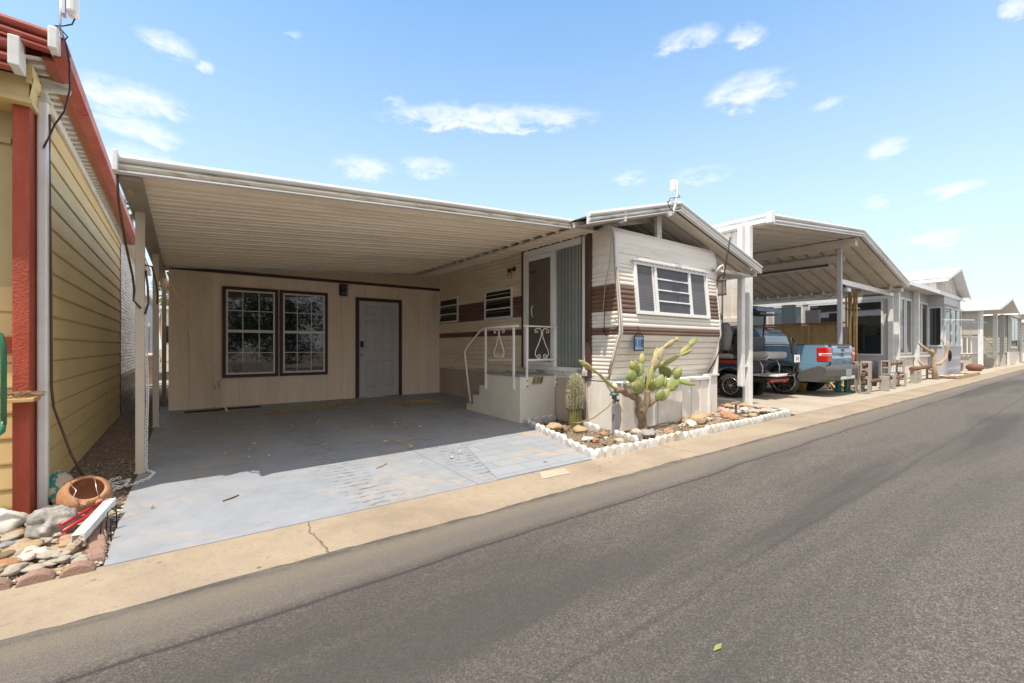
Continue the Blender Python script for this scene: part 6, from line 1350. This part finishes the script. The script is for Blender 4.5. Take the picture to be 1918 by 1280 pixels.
mb = MB(); mb.tube([(22.05, 3.82, .95), (21.8, 4.0, 1.15), (21.6, 4.15, 1.35)], [.06, .05, .035], 8); mb.tube([(22.05, 3.8, .35), (21.8, 4.0, .45), (21.65, 4.15, .70)], [.06, .05, .035], 8); build('branch', mb, M['driftwood'], dw)
# small things round the truck tail
bt = thing('rubber_boots', (14.2, 4.4, 0), 'pair of teal rubber boots standing behind the pickup bumper', 'boots')
for dx in (0, .19): mb = MB(); mb.lathe((14.12 + dx * .2, 4.32 - dx, .01), [(.075, 0), (.075, .06), (.065, .15), (.078, .32), (.07, .32), (.055, .1), (0, .1)], 16); mb.blob((14.05 + dx * .2, 4.30 - dx, .05), (.11, .06, .05), 1, .05, 2); build('boot', mb, M['tealboot'], bt)
mb = MB(); mb.lathe((13.3, 4.9, .0), [(.10, 0), (.13, .22), (.14, .24), (.11, .24), (.1, .03), (0, .03)], 16); tag(build('planter', mb, mat('yellow_planter', (.45, .32, .05), .5)), 'yellow pot on the ground behind the pickup', 'pot')
mb = MB(); rng = random.Random(6)
for i in range(9): mb.tube([(14.55 + rng.gauss(0, .12), 4.5 + rng.gauss(0, .2), .02), (14.6 + rng.gauss(0, .12), 4.5 + rng.gauss(0, .2), .12 + rng.random() * .2), (14.7 + rng.gauss(0, .12), 4.5 + rng.gauss(0, .2), .10)], .028, 7)
tag(build('driftwood_heap', mb, M['bamboo_frame']), 'heap of pale twisted wood beside the teal boots', 'wood')
for x, y, z, r, lb in ((16.9, 4.35, .0, .20, 'black pot plant stand just right of the pickup tailgate'),):
    mb = MB(); mb.lathe((x, y, z), [(r * .8, 0), (r, .3), (r, .75), (r * .7, .78), (0, .78)], 16); tag(build('black_planter', mb, M['black']), lb, 'planter')
struct('far_rock_bed', MB().quad((23.0, 3.35, .03), (27.2, 3.35, .03), (27.2, 3.95, .03), (23.0, 3.95, .03)), M['soil'])
rng = random.Random(14)
for k in range(16): mi = rng.choice([0, 1, 5, 6]); rock(rng.uniform(23.1, 27.1), rng.uniform(3.38, 3.9), .03, rng.uniform(.07, .16), rng.randrange(10), mi, rng.random() * 6, '%s rock in the small bed before the bay window' % RN[mi], 'rocks before the bay window', .5)
mb = MB().beam((23.0, 3.30, .06), (27.3, 3.30, .06), .10, .12); tag(build('border_timber', mb, M['wood']), 'low reddish border along the small rock bed', 'border')
# ------------------------------------------------------------------ houses farther down the street
h3 = thing('beige_house', (33.8, 4.0, 0), 'beige house with white ribbed roof, porch railing and steps farther down the street', 'house')
mb = MB().box(33.8, 33.95, 4.0, 16, 1.85, 3.05)
y = 4.05
while y < 12: mb.box(33.78, 33.8, y, y + .03, 1.87, 3.03); y += .3
mb.box(33.9, 44, 5.6, 16, 0, 3.2); build('wall', mb, M['house_beige'], h3)
mb = MB(); mb.quad((33.5, 3.3, 3.25), (38.2, 3.3, 4.05), (38.2, 16, 4.05), (33.5, 16, 3.25)); mb.quad((38.2, 3.3, 4.05), (42.0, 3.3, 3.3), (42.0, 16, 3.3), (38.2, 16, 4.05))
y = 3.3
while y < 12: mb.beam((33.5, y, 3.28), (38.2, y, 4.08), .06, .05); y += .5
mb.beam((33.5, 3.28, 3.18), (38.2, 3.28, 3.98), .05, .16); mb.beam((38.2, 3.28, 3.98), (42, 3.28, 3.23), .05, .16); mb.box(33.4, 33.55, 3.3, 16, 3.10, 3.26); build('roof', mb, M['metal_white_roof'], h3)
for x, y, m_ in ((33.88, 4.02, M['alu']), (40.6, 3.9, M['house_grey']), (38.8, 4.0, M['alu'])): build('porch_post', MB().box(x - .09, x + .09, y - .09, y + .09, 0, 3.2), m_, h3)
build('door', MB().box(36.2, 37.1, 5.55, 5.6, .75, 2.75), mat('tan_door', (.36, .25, .14), .5), h3); build('window', MB().box(38.2, 39.8, 5.56, 5.6, 1.1, 2.6), M['glass'], h3)
build('deck', MB().box(34.0, 39.5, 4.4, 5.6, 0, .78), M['house_beige'], h3)
mb = MB().box(33.9, 38.0, 4.36, 4.40, 1.72, 1.78).box(33.9, 38.0, 4.36, 4.40, .82, .87)
x = 33.95
while x < 38: mb.box(x, x + .05, 4.365, 4.395, .87, 1.72); x += .24
mb.box(33.86, 33.92, 4.4, 8, 1.72, 1.78).box(33.86, 33.92, 4.4, 8, .82, .87)
y = 4.5
while y < 8: mb.box(33.87, 33.91, y, y + .04, .87, 1.72); y += .2
mb.beam((38.0, 4.38, 1.75), (39.6, 4.0, 1.0), .05, .05); mb.beam((38.0, 4.38, .85), (39.6, 4.0, .2), .05, .05)
for k in range(6): u = k / 6; mb.beam((38.0 + 1.6 * u, 4.38 - .38 * u, .85 - .65 * u), (38.0 + 1.6 * u, 4.38 - .38 * u, 1.75 - .75 * u), .04, .04)
build('railing', mb, M['rail'], h3)
for k in range(3): build('step', MB().box(37.6 + .35 * k, 38.0 + .35 * k, 3.9, 4.4, 0, .55 - .18 * k), M['house_beige'], h3)
pt = tag(build('garden_pot', MB().lathe((31.6, 3.95, 0), [(.2, 0), (.32, .12), (.32, .24), (.22, .34), (.15, .34), (0, .3)], 18), mat('dark_clay_pot', (.20, .085, .05), .7)), 'reddish brown pot by the driveway of the beige house', 'pot')
tag(build('garden_bench', MB().box(29.6, 31.0, 4.2, 4.6, .42, .5).box(29.7, 29.85, 4.25, 4.55, 0, .42).box(30.75, 30.9, 4.25, 4.55, 0, .42), M['house_beige'], None), 'low pale bench between the grey and beige houses', 'bench')
h4 = thing('olive_house', (44, 4.0, 0), 'olive lap sided house with white gable and tall window at the far right', 'house')
mb = MB(); mb.sheet(laps(.8, 3.3, .2, .03), lambda a, b, t: (44 - a, t, b), (4.0, 14)); mb.sheet(laps(.8, 3.3, .2, .03), lambda a, b, t: (t, 4.0 - a, b), (44, 52)); mb.box(44.02, 52, 4.02, 14, 0, 3.3); build('wall', mb, M['house_olive'], h4)
build('base', MB().box(43.95, 52, 3.93, 4.0, 0, .85), M['siding_white'], h4)
mb = MB().box(45.0, 48.6, 3.92, 3.98, 1.1, 3.2); wn = build('window', mb, M['winwhite'], h4); build('pane', MB().box(45.2, 46.7, 3.90, 3.92, 1.25, 3.05).box(46.9, 48.4, 3.90, 3.92, 1.25, 3.05), M['glass'], wn)
mb = MB(); mb.quad((43.4, 3.2, 3.3), (48, 3.2, 4.6), (48, 14, 4.6), (43.4, 14, 3.3)); mb.quad((48, 3.2, 4.6), (52.6, 3.2, 3.3), (52.6, 14, 3.3), (48, 14, 4.6)); mb.prism([(44, 3.3), (52, 3.3), (48, 4.5)], lambda a, b, t: (a, t, b), 3.9, 4.0); mb.beam((43.4, 3.18, 3.25), (48, 3.18, 4.55), .05, .2); mb.beam((48, 3.18, 4.55), (52.6, 3.18, 3.25), .05, .2); build('roof', mb, M['metal_white_roof'], h4)
h5 = thing('end_house', (56, 4, 0), 'last white house of the row at the far right edge', 'house')
mb = MB().box(56, 75, 4, 14, 0, 3.2); build('wall', mb, M['siding_white'], h5); mb = MB(); mb.prism([(55, 3.2), (75.5, 3.2), (65, 5.0)], lambda a, b, t: (a, t, b), 3.3, 14); build('roof', mb, M['metal_white_roof'], h5); build('window', MB().box(58, 64, 3.95, 4.0, 1.1, 2.6), M['glass'], h5)
tag(build('block_pillar', MB().box(50.0, 50.7, 3.4, 3.7, 0, 1.6).box(49.95, 50.75, 3.36, 3.74, 1.6, 1.68), M['block']), 'grey block pillar at the far right edge of the street', 'pillar')

# ------------------------------------------------------------------ hedge trees across the street (seen in the window glass)
def leafy(name, c, r, n, seed, lb, h0=.3):
    o = thing(name, (c[0], c[1], 0), lb, 'tree', 'trees across the street'); rg = random.Random(seed)
    mb = MB(); mb.tube([(c[0], c[1], 0), (c[0] + .1, c[1], c[2] * .5), (c[0], c[1] + .1, c[2])], [.16, .12, .06], 8)
    for k in range(5): a = k * 1.26; mb.tube([(c[0] + .06, c[1], c[2] * .5), (c[0] + r[0] * .5 * math.cos(a), c[1] + r[1] * .5 * math.sin(a), c[2] + r[2] * .3)], [.06, .02], 6)
    build('trunk', mb, M['wood'], o); mb = MB(); cl = [Vector((rg.gauss(0, .5), rg.gauss(0, .5), rg.gauss(0, .5))) for _ in range(26)]
    for i in range(n):
        q = rg.choice(cl) + Vector((rg.gauss(0, .17), rg.gauss(0, .17), rg.gauss(0, .17)))
        p = Vector((c[0] + q.x * r[0], c[1] + q.y * r[1], max(h0, c[2] + q.z * r[2]))); d = Vector((rg.gauss(0, 1), rg.gauss(0, 1), rg.gauss(0, .6))).normalized(); s = d.orthogonal().normalized(); L = rg.uniform(.10, .22)
        mb.add([p, p + d * L * .5 + s * L * .22, p + d * L, p + d * L * .5 - s * L * .22], [(0, 1, 2, 3)], 0 if rg.random() < .6 else 1)
    build('crown', mb, [M['hedge'], M['hedge2']], o)
for k, (x, y, h, rx, ry, rz, n) in enumerate(((-3.2, -8.6, 2.6, 2.2, 1.4, 2.0, 10000), (.6, -9.0, 2.9, 2.3, 1.5, 2.2, 11000), (4.2, -8.7, 2.5, 2.2, 1.4, 2.0, 10000), (8.2, -9.2, 3.0, 2.3, 1.5, 2.2, 6000), (12.5, -8.8, 2.4, 2.2, 1.4, 1.9, 5000))):
    leafy('oleander_tree', (x, y, h), (rx, ry, rz), n, 40 + k, 'dense leafy tree across the street mirrored in the carport windows')
